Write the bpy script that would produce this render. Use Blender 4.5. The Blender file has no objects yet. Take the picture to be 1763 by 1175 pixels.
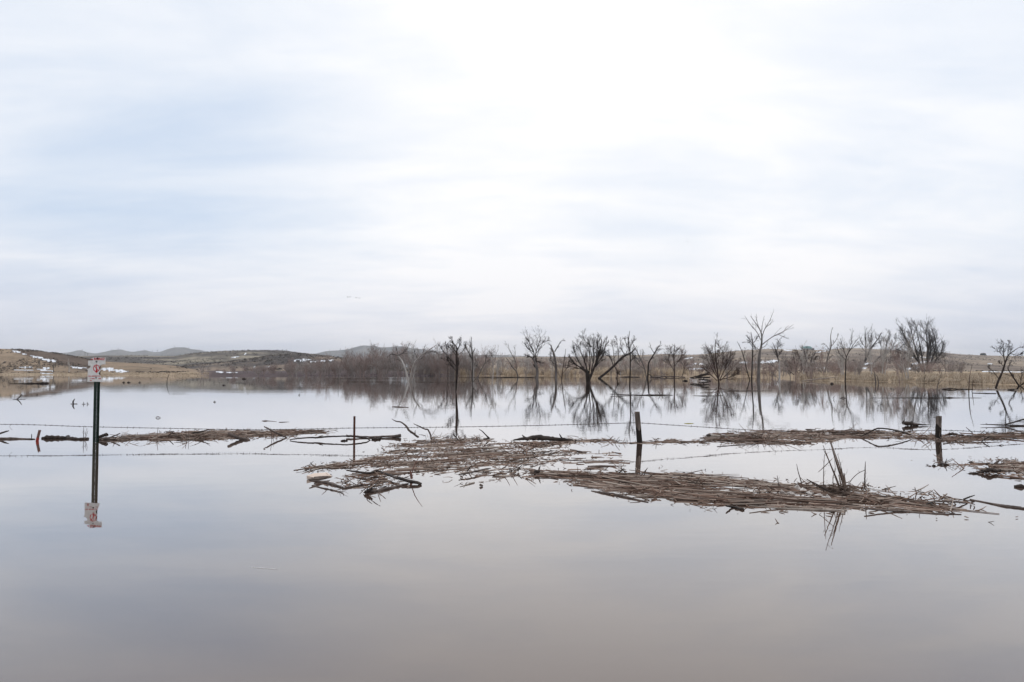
import bpy, math, random
import numpy as np

# ------------------------------------------------------------------ camera, sky, sun, exposure
S = bpy.context.scene
COL = S.collection
R = math.radians
F = 1273.0            # focal length in photo pixels (photo 1763 x 1175)
CX, CY = 881.5, 587.5
YH = 638.0            # horizon row
H = 1.4               # eye height above the water
PITCH = math.atan((YH - CY) / F)

cam = bpy.data.cameras.new('camera'); cam.sensor_width = 36.0
cam.lens = 36.0 * F / 1763.0
cam.clip_start = 0.05; cam.clip_end = 40000
co = bpy.data.objects.new('camera', cam); COL.objects.link(co)
co.location = (0, 0, H); co.rotation_euler = (R(90) + PITCH, 0, 0)
S.camera = co

SUN_EL, SUN_AZ = R(48), R(25)         # azimuth measured from +Y towards +X
W = bpy.data.worlds.new("World"); S.world = W; W.use_nodes = True
nt = W.node_tree; nt.nodes.clear(); N = nt.nodes; LK = nt.links


def node(t, **kw):
    n = N.new(t)
    for k, v in kw.items():
        setattr(n, k, v)
    return n


def wmath(op, a, b=None, c=None, clamp=False):
    n = node('ShaderNodeMath', operation=op); n.use_clamp = clamp
    for i, v in enumerate((a, b, c)):
        if v is None:
            continue
        if isinstance(v, (int, float)):
            n.inputs[i].default_value = v
        else:
            LK.new(v, n.inputs[i])
    return n.outputs[0]


def wmix(f, a, b):
    n = node('ShaderNodeMix', data_type='RGBA')
    for i, v in ((0, f), (6, a), (7, b)):
        if isinstance(v, (int, float)):
            n.inputs[i].default_value = v
        elif isinstance(v, tuple):
            n.inputs[i].default_value = (*v, 1)
        else:
            LK.new(v, n.inputs[i])
    return n.outputs[2]


def wramp(v, stops):
    n = node('ShaderNodeValToRGB'); e = n.color_ramp.elements
    n.color_ramp.interpolation = 'EASE'
    while len(e) < len(stops):
        e.new(0.5)
    for el, (p, c) in zip(e, stops):
        el.position = p; el.color = (c, c, c, 1)
    LK.new(v, n.inputs[0]); return n.outputs[0]


out = node('ShaderNodeOutputWorld'); bg = node('ShaderNodeBackground')
bg.inputs['Strength'].default_value = 0.1
LK.new(bg.outputs[0], out.inputs[0])
sky = node('ShaderNodeTexSky', sky_type='NISHITA'); sky.sun_disc = False
sky.sun_elevation = SUN_EL; sky.sun_rotation = SUN_AZ
tc = node('ShaderNodeTexCoord'); sp = node('ShaderNodeSeparateXYZ'); LK.new(tc.outputs['Generated'], sp.inputs[0])
dx, dy, dz = sp.outputs
zc = wmath('ADD', wmath('MAXIMUM', dz, 0.0), 0.19)
cb = node('ShaderNodeCombineXYZ')
LK.new(wmath('DIVIDE', dx, zc), cb.inputs[0]); LK.new(wmath('DIVIDE', dy, zc), cb.inputs[1])


def wnoise(scale, loc, stretch, detail, rough, dist=0.0):
    m = node('ShaderNodeMapping'); m.inputs['Location'].default_value = loc
    m.inputs['Scale'].default_value = stretch
    LK.new(cb.outputs[0], m.inputs[0])
    n = node('ShaderNodeTexNoise'); n.inputs['Scale'].default_value = scale
    n.inputs['Detail'].default_value = detail; n.inputs['Roughness'].default_value = rough
    n.inputs['Distortion'].default_value = dist
    LK.new(m.outputs[0], n.inputs['Vector']); return n.outputs[0]


def wglow(px, py, half):
    """broad patch of thinner, brighter cloud round one direction"""
    a = (px - CX) / F; b = (CY - py) / F
    v = np.array([a, math.cos(PITCH) - b * math.sin(PITCH), math.sin(PITCH) + b * math.cos(PITCH)])
    v /= np.linalg.norm(v)
    d = node('ShaderNodeVectorMath', operation='DOT_PRODUCT')
    LK.new(tc.outputs['Generated'], d.inputs[0]); d.inputs[1].default_value = tuple(v)
    mr = node('ShaderNodeMapRange'); mr.interpolation_type = 'SMOOTHSTEP'
    mr.inputs['From Min'].default_value = math.cos(R(half)); mr.inputs['From Max'].default_value = 1.0
    LK.new(d.outputs['Value'], mr.inputs['Value']); return mr.outputs[0]


n1 = wramp(wnoise(0.88, (3.1, 1.7, 0), (0.75, 1.15, 1), 5, 0.55, 0.55), [(0.36, 0.0), (0.64, 1.0)])
n2 = wramp(wnoise(1.9, (8.4, 2.2, 0), (0.55, 1.35, 1), 6, 0.56, 0.4), [(0.30, 0.0), (0.70, 1.0)])
n3 = wramp(wnoise(4.6, (1.4, 6.2, 0), (0.7, 1.3, 1), 6, 0.58, 0.5), [(0.30, 0.0), (0.70, 1.0)])
cl = wmath('ADD', wmath('MULTIPLY', n1, 0.36), wmath('MULTIPLY', n2, 0.34))
cl = wmath('ADD', cl, wmath('MULTIPLY', n3, 0.09))
cl = wmath('ADD', cl, wmath('MULTIPLY', wglow(1200, -80, 36), 0.42))
cl = wmath('ADD', cl, wmath('MULTIPLY', wglow(780, 260, 20), 0.16))
cl = wmath('SUBTRACT', cl, wmath('MULTIPLY', wglow(-100, 330, 30), 0.27))
cl = wmath('SUBTRACT', cl, wmath('MULTIPLY', wglow(1850, 340, 22), 0.30))
cl = wmath('SUBTRACT', cl, wmath('MULTIPLY', wglow(1100, 400, 9), 0.16))
cl = wmath('ADD', cl, 0.22, clamp=True)
low = wmix(0.90, sky.outputs[0], (5.75, 6.7, 8.1))
hor = wramp(dz, [(0.0, 1.0), (0.20, 0.0)])
low = wmix(wmath('MULTIPLY', hor, 0.9), low, (6.2, 6.5, 7.5))
warm = wmix(wmath('MULTIPLY', hor, 0.9), (9.2, 9.22, 9.35), (8.85, 8.65, 8.9))
LK.new(wmix(cl, low, warm), bg.inputs['Color'])

sl = bpy.data.lights.new('sun', 'SUN'); sl.energy = 0.7; sl.angle = R(25); sl.color = (1.0, 0.965, 0.92)
so = bpy.data.objects.new('sun', sl); COL.objects.link(so)
so.rotation_euler = (R(90) - SUN_EL, 0, R(180) - SUN_AZ)
so.location = (0, 0, 60)
S.view_settings.view_transform = 'Standard'; S.view_settings.look = 'None'
S.view_settings.exposure = 0.2; S.view_settings.gamma = 1.0
S.render.engine = 'CYCLES'
S.cycles.max_bounces = 6; S.cycles.volume_bounces = 0
S.cycles.transparent_max_bounces = 8
S.cycles.caustics_reflective = False; S.cycles.caustics_refractive = False

# ------------------------------------------------------------------ projection helpers
CP, SP_ = math.cos(PITCH), math.sin(PITCH)


def ray(px, py):
    a = (px - CX) / F; b = (CY - py) / F
    return np.array([a, CP - b * SP_, SP_ + b * CP])


def at(px, py, Y):
    """the point at depth Y that stands at photo pixel px, py"""
    d = ray(px, py); t = Y / d[1]
    return np.array([d[0] * t, Y, H + d[2] * t])


def wat(px, py, z=0.0):
    """the point of the water surface (raised by z) at photo pixel px, py"""
    d = ray(px, py); t = (z - H) / d[2]
    return np.array([d[0] * t, d[1] * t, z])


def depth(py):
    return wat(CX, py)[1]


# ------------------------------------------------------------------ mesh helpers
class MB:
    def __init__(self):
        self.v = []; self.f = []; self.n = 0

    def add(self, verts, faces):
        verts = np.asarray(verts, float).reshape(-1, 3)
        self.v.append(verts)
        self.f.extend([tuple(int(i) + self.n for i in q) for q in faces])
        self.n += len(verts)

    def tubes(self, P, Rr, k=4, cap=False):
        """batch of tubes: P (M,N,3), Rr (M,N)"""
        P = np.asarray(P, float); Rr = np.asarray(Rr, float)
        M, Np, _ = P.shape
        T = np.gradient(P, axis=1)
        T /= np.linalg.norm(T, axis=2, keepdims=True) + 1e-9
        mt = T.mean(axis=1)
        ref = np.where((np.abs(mt[:, 2]) > 0.75)[:, None], np.array([[1.0, 0.2, 0]]), np.array([[0, 0, 1.0]]))
        A = np.cross(T, ref[:, None, :]); A /= np.linalg.norm(A, axis=2, keepdims=True) + 1e-9
        B = np.cross(T, A)
        th = np.arange(k) * 2 * math.pi / k
        ring = P[:, :, None, :] + Rr[:, :, None, None] * (np.cos(th)[None, None, :, None] * A[:, :, None, :] + np.sin(th)[None, None, :, None] * B[:, :, None, :])
        base = self.n + np.arange(M)[:, None, None] * Np * k + np.arange(Np - 1)[None, :, None] * k
        j = np.arange(k)[None, None, :]; j2 = (j + 1) % k
        q = np.stack([base + j, base + j2, base + k + j2, base + k + j], axis=-1).reshape(-1, 4)
        self.v.append(ring.reshape(-1, 3)); self.n += M * Np * k
        self.f.extend(map(tuple, q.tolist()))
        if cap:
            for m in range(M):
                o = self.n - M * Np * k + m * Np * k
                self.f.append(tuple(range(o, o + k)))
                self.f.append(tuple(range(o + (Np - 1) * k + k - 1, o + (Np - 1) * k - 1, -1)))

    def tube(self, pts, rad, k=6, cap=True):
        self.tubes(np.asarray(pts, float)[None], np.asarray(rad, float)[None], k, cap)

    def box(self, c, s, rz=0.0):
        cx, cy, cz = c; sx, sy, sz = s[0] / 2, s[1] / 2, s[2] / 2
        ca, sa = math.cos(rz), math.sin(rz); v = []
        for x, y, z in ((-1, -1, -1), (1, -1, -1), (1, 1, -1), (-1, 1, -1), (-1, -1, 1), (1, -1, 1), (1, 1, 1), (-1, 1, 1)):
            x *= sx; y *= sy
            v.append((cx + x * ca - y * sa, cy + x * sa + y * ca, cz + z * sz))
        self.add(v, [(3, 2, 1, 0), (4, 5, 6, 7), (0, 1, 5, 4), (1, 2, 6, 5), (2, 3, 7, 6), (3, 0, 4, 7)])

    def prism(self, outline, y0, y1):
        """outline of x, z pairs (counter-clockwise seen from -Y) from y0 to y1"""
        n = len(outline)
        v = [(x, y0, z) for x, z in outline] + [(x, y1, z) for x, z in outline]
        f = [tuple(range(n)), tuple(range(2 * n - 1, n - 1, -1))]
        f += [(i, i + n, (i + 1) % n + n, (i + 1) % n) for i in range(n)]
        self.add(v, f)

    def build(self, name, mat, parent=None, smooth=False):
        me = bpy.data.meshes.new(name)
        V = np.concatenate(self.v) if self.v else np.zeros((0, 3))
        me.from_pydata(V.tolist(), [], self.f)
        if smooth:
            me.polygons.foreach_set('use_smooth', [True] * len(me.polygons))
        me.update()
        if mat:
            me.materials.append(mat)
        o = bpy.data.objects.new(name, me); COL.objects.link(o)
        if parent is not None:
            o.parent = parent
        return o


def tag(o, label=None, cat=None, group=None, kind=None):
    if label: o['label'] = label
    if cat: o['category'] = cat
    if group: o['group'] = group
    if kind: o['kind'] = kind
    return o


def empty(name, loc, label, cat, group=None):
    o = bpy.data.objects.new(name, None); COL.objects.link(o)
    o.location = tuple(map(float, loc)); o.empty_display_size = 0.3
    return tag(o, label, cat, group)


def localise(mb, loc):
    mb.v = [a - np.asarray(loc, float) for a in mb.v]


def copy_tree(o, parent=None):
    c = o.copy(); COL.objects.link(c)
    if parent is not None: c.parent = parent
    for ch in list(o.children):
        copy_tree(ch, c)
    return c


def resample(P, n):
    P = np.asarray(P, float)
    d = np.r_[0, np.cumsum(np.linalg.norm(np.diff(P, axis=0), axis=1))]
    t = np.linspace(0, d[-1], n)
    return np.stack([np.interp(t, d, P[:, i]) for i in range(P.shape[1])], axis=1)


def smooth_line(P, n):
    """Catmull-Rom through the points, n points"""
    P = np.asarray(P, float)
    if len(P) < 3:
        return resample(P, n)
    Q = np.vstack([2 * P[0] - P[1], P, 2 * P[-1] - P[-2]]); o = []
    for i in range(1, len(Q) - 2):
        for t in np.linspace(0, 1, 8, endpoint=False):
            a, b, c, d = Q[i - 1:i + 3]
            o.append(0.5 * (2 * b + (c - a) * t + (2 * a - 5 * b + 4 * c - d) * t * t + (3 * b - a - 3 * c + d) * t ** 3))
    o.append(P[-1])
    return resample(np.array(o), n)


# ------------------------------------------------------------------ materials
def mat(name, c1, c2, scale=3.0, rough=0.85, bump=0.0, island=None, stretch=(1, 1, 1), detail=5, c3=None, bscale=None):
    m = bpy.data.materials.new(name); m.use_nodes = True
    t = m.node_tree; b = t.nodes['Principled BSDF']; L = t.links
    b.inputs['Roughness'].default_value = rough
    b.inputs['Specular IOR Level'].default_value = 0.25
    tcn = t.nodes.new('ShaderNodeTexCoord'); mp = t.nodes.new('ShaderNodeMapping')
    mp.inputs['Scale'].default_value = stretch
    L.new(tcn.outputs['Object'], mp.inputs[0])
    nz = t.nodes.new('ShaderNodeTexNoise'); nz.inputs['Scale'].default_value = scale
    nz.inputs['Detail'].default_value = detail; nz.inputs['Roughness'].default_value = 0.6
    L.new(mp.outputs[0], nz.inputs['Vector'])
    rp = t.nodes.new('ShaderNodeValToRGB'); e = rp.color_ramp.elements
    e[0].position = 0.33; e[0].color = (*c1, 1); e[1].position = 0.68; e[1].color = (*c2, 1)
    if c3:
        x = e.new(0.5); x.color = (*c3, 1)
    L.new(nz.outputs[0], rp.inputs[0]); col = rp.outputs[0]
    if island:
        g = t.nodes.new('ShaderNodeNewGeometry'); r2 = t.nodes.new('ShaderNodeValToRGB')
        e = r2.color_ramp.elements
        while len(e) < len(island): e.new(0.5)
        for i, (el, c) in enumerate(zip(e, island)):
            el.position = i / (len(island) - 1); el.color = (*c, 1)
        L.new(g.outputs['Random Per Island'], r2.inputs[0])
        mx = t.nodes.new('ShaderNodeMix'); mx.data_type = 'RGBA'; mx.inputs[0].default_value = 0.85
        L.new(col, mx.inputs[6]); L.new(r2.outputs[0], mx.inputs[7]); col = mx.outputs[2]
    L.new(col, b.inputs['Base Color'])
    if bump:
        bp = t.nodes.new('ShaderNodeBump'); bp.inputs['Strength'].default_value = 0.8
        bp.inputs['Distance'].default_value = bump
        src = nz
        if bscale:
            src = t.nodes.new('ShaderNodeTexNoise'); src.inputs['Scale'].default_value = bscale
            src.inputs['Detail'].default_value = 6; L.new(mp.outputs[0], src.inputs['Vector'])
        L.new(src.outputs[0], bp.inputs['Height']); L.new(bp.outputs[0], b.inputs['Normal'])
    return m


M = dict(
    bark=mat('dark_bark', (0.014, 0.010, 0.008), (0.055, 0.041, 0.035), 2.2, 0.95, 0.03),
    bark_red=mat('reddish_bark', (0.036, 0.022, 0.018), (0.105, 0.070, 0.058), 2.0, 0.95, 0.02),
    bark_grey=mat('grey_bark', (0.075, 0.065, 0.058), (0.21, 0.185, 0.17), 2.5, 0.95, 0.02, stretch=(1, 1, .3)),
    bark_pale=mat('bleached_bark', (0.30, 0.27, 0.25), (0.58, 0.55, 0.52), 2.5, 0.95, 0.02, stretch=(1, 1, .3)),
    scrub=mat('grey_brown_twigs', (0.20, 0.168, 0.153), (0.44, 0.385, 0.355), 0.8, 0.95),
    scrub_red=mat('red_brown_twigs', (0.20, 0.148, 0.13), (0.44, 0.345, 0.31), 0.8, 0.95),
    wet=mat('wet_driftwood', (0.012, 0.009, 0.008), (0.075, 0.056, 0.046), 5, 0.7, 0.02),
    drift=mat('weathered_driftwood', (0.055, 0.042, 0.036), (0.24, 0.19, 0.165), 6, 0.9, 0.015, c3=(0.12, 0.094, 0.082)),
    driftpale=mat('pale_driftwood', (0.16, 0.125, 0.10), (0.46, 0.40, 0.35), 7, 0.9, 0.01),
    reed=mat('dead_reed_stalks', (0.06, 0.045, 0.036), (0.26, 0.20, 0.16), 9, 0.85,
             island=[(0.012, 0.008, 0.006), (0.15, 0.086, 0.062), (0.34, 0.225, 0.17), (0.018, 0.011, 0.008), (0.52, 0.39, 0.315), (0.040, 0.024, 0.017), (0.62, 0.52, 0.44), (0.19, 0.105, 0.072)]),
    tussock=mat('dark_reed_stems', (0.045, 0.030, 0.023), (0.22, 0.16, 0.125), 7, 0.85),
    drygrass=mat('dry_grass', (0.30, 0.23, 0.165), (0.52, 0.43, 0.325), 0.15, 0.95,
                 island=[(0.22, 0.165, 0.12), (0.46, 0.37, 0.275), (0.62, 0.53, 0.42)]),
    reedgrass=mat('tan_reeds', (0.44, 0.345, 0.24), (0.66, 0.55, 0.42), 0.12, 0.95,
                  island=[(0.30, 0.22, 0.15), (0.56, 0.45, 0.33), (0.74, 0.64, 0.50)]),
    sage=mat('sagebrush', (0.055, 0.045, 0.038), (0.13, 0.11, 0.09), .05, 1.0),
    snow=mat('old_snow', (0.72, 0.74, 0.78), (0.86, 0.87, 0.90), 0.3, 0.7),
    foam=mat('dirty_foam', (0.30, 0.25, 0.22), (0.72, 0.68, 0.64), 9, 0.9, 0.02),
    board=mat('pale_board', (0.55, 0.40, 0.31), (0.80, 0.70, 0.62), 4, 0.8, stretch=(.6, 6, 1)),
    rust=mat('rusted_steel', (0.035, 0.016, 0.012), (0.16, 0.062, 0.042), 14, 0.8, 0.003),
    redpaint=mat('red_painted_steel', (0.26, 0.030, 0.020), (0.42, 0.045, 0.030), 20, 0.6),
    rustpale=mat('pale_rusty_steel', (0.14, 0.065, 0.050), (0.24, 0.135, 0.11), 20, 0.8),
    green=mat('dark_green_steel', (0.003, 0.011, 0.007), (0.009, 0.028, 0.018), 20, 0.45),
    white=mat('weathered_white_panel', (0.68, 0.67, 0.65), (0.84, 0.83, 0.81), 16, 0.6),
    red=mat('red_print', (0.48, 0.020, 0.030), (0.60, 0.04, 0.05), 40, 0.6),
    bolt=mat('dark_bolt', (0.01, 0.01, 0.01), (0.03, 0.03, 0.03), 50, 0.5),
    wire=mat('rusty_wire', (0.02, 0.015, 0.013), (0.085, 0.060, 0.048), 8, 0.7),
    postwood=mat('weathered_post_wood', (0.05, 0.041, 0.036), (0.34, 0.29, 0.26), 9, 0.95, 0.012, stretch=(1.4, 1.4, .35), c3=(0.15, 0.12, 0.10)),
    postwet=mat('wet_post_wood', (0.010, 0.008, 0.007), (0.034, 0.026, 0.021), 9, 0.8, 0.01, stretch=(1.4, 1.4, .35)),
    pine=mat('dark_pine', (0.020, 0.028, 0.020), (0.05, 0.06, 0.045), 1, 0.95),
    teal=mat('teal_metal_roof', (0.20, 0.37, 0.37), (0.28, 0.46, 0.46), 0.3, 0.5),
    siding=mat('pale_siding', (0.40, 0.42, 0.42), (0.50, 0.52, 0.52), 0.4, 0.7),
    dark=mat('dark_glass', (0.02, 0.025, 0.03), (0.04, 0.045, 0.05), 1, 0.3),
    feather=mat('dark_feathers', (0.05, 0.045, 0.04), (0.10, 0.09, 0.08), 6, 0.9),
    leaf=mat('yellow_green_leaf', (0.35, 0.33, 0.10), (0.5, 0.45, 0.16), 8, 0.7),
)

# wet lower half of wooden posts is a real waterline stain: its own material on its own part


def water_material():
    m = bpy.data.materials.new('muddy_flood_water'); m.use_nodes = True
    t = m.node_tree; b = t.nodes['Principled BSDF']; L = t.links
    b.inputs['IOR'].default_value = 1.36; b.inputs['Roughness'].default_value = 0.015
    b.inputs['Specular IOR Level'].default_value = 0.5
    tcn = t.nodes.new('ShaderNodeTexCoord')

    def nz(scale, stretch, detail=3, rough=0.5):
        mp = t.nodes.new('ShaderNodeMapping'); mp.inputs['Scale'].default_value = stretch
        L.new(tcn.outputs['Object'], mp.inputs[0])
        n = t.nodes.new('ShaderNodeTexNoise'); n.inputs['Scale'].default_value = scale
        n.inputs['Detail'].default_value = detail; n.inputs['Roughness'].default_value = rough
        L.new(mp.outputs[0], n.inputs['Vector']); return n.outputs[0]

    cr = t.nodes.new('ShaderNodeValToRGB'); e = cr.color_ramp.elements
    e[0].position = 0.3; e[0].color = (0.082, 0.050, 0.036, 1); e[1].position = 0.7; e[1].color = (0.104, 0.066, 0.048, 1)
    L.new(nz(0.35, (1, 1, 1), 4), cr.inputs[0]); L.new(cr.outputs[0], b.inputs['Base Color'])
    # breeze streaks far out: ripples come and go in long bands
    br = t.nodes.new('ShaderNodeValToRGB'); e = br.color_ramp.elements
    e[0].position = 0.42; e[0].color = (0.25, 0.25, 0.25, 1); e[1].position = 0.62; e[1].color = (1, 1, 1, 1)
    L.new(nz(0.045, (0.35, 1.6, 1), 4, 0.6), br.inputs[0])
    mul = t.nodes.new('ShaderNodeMath'); mul.operation = 'MULTIPLY'
    add = t.nodes.new('ShaderNodeMath'); add.operation = 'ADD'
    L.new(nz(2.2, (0.6, 1.5, 1), 3), add.inputs[0]); L.new(nz(0.5, (0.6, 1.4, 1), 2), add.inputs[1])
    L.new(add.outputs[0], mul.inputs[0]); L.new(br.outputs[0], mul.inputs[1])
    bp = t.nodes.new('ShaderNodeBump'); bp.inputs['Strength'].default_value = 1.0
    bp.inputs['Distance'].default_value = 0.0018
    L.new(mul.outputs[0], bp.inputs['Height']); L.new(bp.outputs[0], b.inputs['Normal'])
    b.inputs['Coat Weight'].default_value = 1.0; b.inputs['Coat IOR'].default_value = 1.33; b.inputs['Coat Roughness'].default_value = 0.01
    L.new(bp.outputs[0], b.inputs['Coat Normal'])
    return m


wb = MB(); wb.add([(-2500, -60, 0), (2500, -60, 0), (2500, 1200, 0), (-2500, 1200, 0)], [(0, 1, 2, 3)])
tag(wb.build('water', water_material()), 'still muddy flood water mirroring the cloudy sky', 'water', kind='structure')

# ------------------------------------------------------------------ terrain
RNG = np.random.default_rng(7)


def vnoise(x, y, seed):
    """smooth value noise"""
    def h(i, j):
        n = (i * 374761393 + j * 668265263 + seed * 974711) & 0x7fffffff
        n = ((n ^ (n >> 13)) * 1274126177) & 0x7fffffff
        return ((n ^ (n >> 16)) & 0xffff) / 65535.0
    xi = np.floor(x).astype(np.int64); yi = np.floor(y).astype(np.int64)
    fx = x - xi; fy = y - yi; fx = fx * fx * (3 - 2 * fx); fy = fy * fy * (3 - 2 * fy)
    return (h(xi, yi) * (1 - fx) + h(xi + 1, yi) * fx) * (1 - fy) + (h(xi, yi + 1) * (1 - fx) + h(xi + 1, yi + 1) * fx) * fy


def fbm(x, y, seed, o=4):
    r = 0; a = 0.5
    for i in range(o):
        r = r + a * vnoise(x * 2 ** i, y * 2 ** i, seed + i); a *= 0.5
    return r / (1 - 0.5 ** o)


def sstep(a, b, x):
    t = np.clip((x - a) / (b - a), 0, 1); return t * t * (3 - 2 * t)


def ip(px, tab):
    return np.interp(px, [t[0] for t in tab], [t[1] for t in tab])


SHORE = [(-1200, 300), (-300, 240), (0, 226), (100, 220), (180, 200), (330, 182), (420, 190), (560, 192), (700, 185), (800, 182), (1000, 180), (1100, 176),
         (1180, 165), (1250, 150), (1290, 165), (1340, 128), (1380, 116), (1420, 105), (1500, 94), (1600, 85), (1700, 72), (1763, 66), (2000, 52), (3000, 30)]
# (crest rows by photo column, crest depth, front foot depth, back fall factor, cover)
RIDGES = [
    ([(-1200, 585), (-300, 596), (0, 601), (50, 603), (100, 609), (135, 615), (165, 622), (200, 624), (260, 627), (300, 630), (340, 637), (372, 646), (400, 660)], 330, 225, 900, 0),
    ([(-1200, 612), (0, 616), (180, 613), (300, 614), (335, 609), (380, 606), (435, 604), (490, 605.5), (535, 610), (580, 616), (650, 627), (720, 640), (740, 650)], 950, 520, 2000, 1),
    ([(280, 645), (320, 630), (380, 625), (420, 620), (460, 614), (490, 611.5), (525, 611), (560, 613), (600, 619), (650, 630), (690, 640), (710, 650)], 640, 470, 900, 2),
    ([(-800, 606), (-200, 609), (60, 612), (120, 609), (132, 606.5), (141, 606), (152, 609), (165, 610), (182, 607.5), (195, 605), (208, 605), (222, 607.5), (232, 608), (242, 606.5), (252, 606),
      (262, 608.5), (276, 608), (290, 604), (302, 602), (318, 602.5), (330, 605), (343, 605.5), (358, 608), (400, 614), (470, 616), (540, 611), (560, 607.5), (598, 605.5), (612, 602), (625, 599.5), (645, 600), (654, 602.5),
      (672, 602), (692, 601), (712, 604), (740, 606), (770, 611), (800, 613), (850, 612), (900, 613.5), (1000, 615), (1100, 616), (1300, 618), (3000, 616)], 4200, 3300, 9000, 3),
    ([(640, 645), (760, 622), (830, 617), (900, 615), (960, 615.5), (1050, 613), (1110, 612), (1140, 610.5), (1180, 612), (1205, 611), (1240, 608), (1270, 605), (1320, 602), (1350, 602), (1378, 603.2), (1420, 604), (1450, 601), (1480, 601),
      (1520, 603), (1560, 605), (1620, 608), (1655, 611), (1700, 613), (1763, 614), (1900, 616), (3000, 610)], 1000, 330, 3000, 4),
]


def terrain(px, Y):
    """height and cover index on arrays of photo column (bearing) and depth"""
    X = (px - CX) / F * Y
    sh = ip(px, SHORE) * (1 + 0.05 * (fbm(px / 26.0, Y * 0 + 3.3, 11) - 0.5)) + 6 * (fbm(X / 9, Y / 9, 5) - 0.5)
    z = np.where(Y < sh, -1.2 + 1.2 * sstep(sh - 25, sh, Y) ** 2, 0.5 * sstep(sh, sh + 14, Y) + 0.35 * sstep(sh + 10, sh + 120, Y))
    z = z + np.where(Y > sh, 0.35 * (fbm(X / 14, Y / 14, 21) - 0.45) * sstep(sh, sh + 12, Y), 0)
    cover = np.full(z.shape, 5)
    for i, (tab, yc, y0, back, cv) in enumerate(RIDGES):
        rows = ip(px, tab)
        if cv == 3: rows = 613.5 - (613.5 - rows) * 1.28
        crest = H + (YH - rows) / F * yc
        t = np.clip((Y - y0) / (yc - y0), 0, 1)
        p = np.where(Y < yc, (1 - np.cos(t * math.pi)) / 2 if cv in (0, 1, 4) else t * (2 - t), 1 - 0.5 * sstep(yc, yc + back, Y))
        if cv == 4:
            p = np.where(Y < yc, 0.42 * sstep(y0, 560, Y) + 0.58 * sstep(620, yc, Y), p)
        amp = {0: 0.05, 1: 0.10, 2: 0.16, 3: 0.10, 4: 0.06}[cv]
        sc = {0: 22, 1: 55, 2: 26, 3: 160, 4: 60}[cv]
        rough = (fbm(X / sc, Y / sc, 40 + i, 5) - 0.5) * 2 * amp * np.sin(np.clip(t, 0, 1) * math.pi) * np.abs(crest)
        hgt = -1.0 + (crest + 1.0) * p + np.where(Y < yc, rough, 0)
        hgt = np.where(Y < y0, -2, hgt)
        m = hgt > z
        z = np.where(m, hgt, z); cover = np.where(m, cv, cover)
    return z, cover


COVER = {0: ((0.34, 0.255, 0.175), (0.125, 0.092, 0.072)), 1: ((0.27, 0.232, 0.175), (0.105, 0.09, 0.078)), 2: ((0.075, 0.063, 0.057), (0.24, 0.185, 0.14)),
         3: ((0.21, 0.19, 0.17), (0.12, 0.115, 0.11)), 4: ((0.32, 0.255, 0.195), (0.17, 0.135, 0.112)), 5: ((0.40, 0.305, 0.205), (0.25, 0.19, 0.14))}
pxs = np.concatenate([np.arange(-900, -60, 12), np.arange(-60, 1830, 2.5), np.arange(1830, 2700, 12)])
ys = np.concatenate([np.geomspace(24, 900, 250), np.geomspace(910, 5400, 90)])
PX, YY = np.meshgrid(pxs, ys)
ZZ, CV = terrain(PX, YY)
XX = (PX - CX) / F * YY
big = fbm(XX / 40, YY / 40, 70, 5); big2 = fbm(XX / 170 + 9, YY / 90, 80, 4); fine = fbm(XX / 5, YY / 5, 75, 4)
colr = np.zeros(PX.shape + (4,)); colr[..., 3] = 1
for k, (a, b) in COVER.items():
    w = np.clip((0.55 * big + 0.45 * big2 - 0.40) / 0.2, 0, 1)
    if k == 0:      # dark sagebrush covers the right flank of the left hill, tan grass the rest
        row = YH - (ZZ - H) / YY * F
        edge = 604 + (PX - 14) * 0.26 + 5 * (big - .5)
        w = np.clip(0.35 * w + 0.9 * sstep(-1.5, 1.5, edge - row) * sstep(10, 24, PX) * (1 - sstep(160, 182, PX)), 0, 1)
    if k in (1, 2):
        w = np.clip((0.5 * big + 0.25 * big2 + 0.25 * fbm(XX / 90, YY / 30, 99, 4) - 0.46) / 0.09, 0, 1)
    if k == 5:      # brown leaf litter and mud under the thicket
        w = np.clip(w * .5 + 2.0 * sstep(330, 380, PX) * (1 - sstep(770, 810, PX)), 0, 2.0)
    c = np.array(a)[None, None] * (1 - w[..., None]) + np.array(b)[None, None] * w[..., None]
    c = c * (0.58 + 0.84 * fine[..., None])
    colr[CV == k, :3] = c[CV == k]
V = np.stack([XX, YY, ZZ], -1).reshape(-1, 3)
nr, nc = PX.shape
ii = (np.arange(nr - 1)[:, None] * nc + np.arange(nc - 1)[None]).reshape(-1)
FA = np.stack([ii, ii + 1, ii + nc + 1, ii + nc], -1)
fcv = np.maximum(CV[:-1, :-1], 0).reshape(-1)


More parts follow.
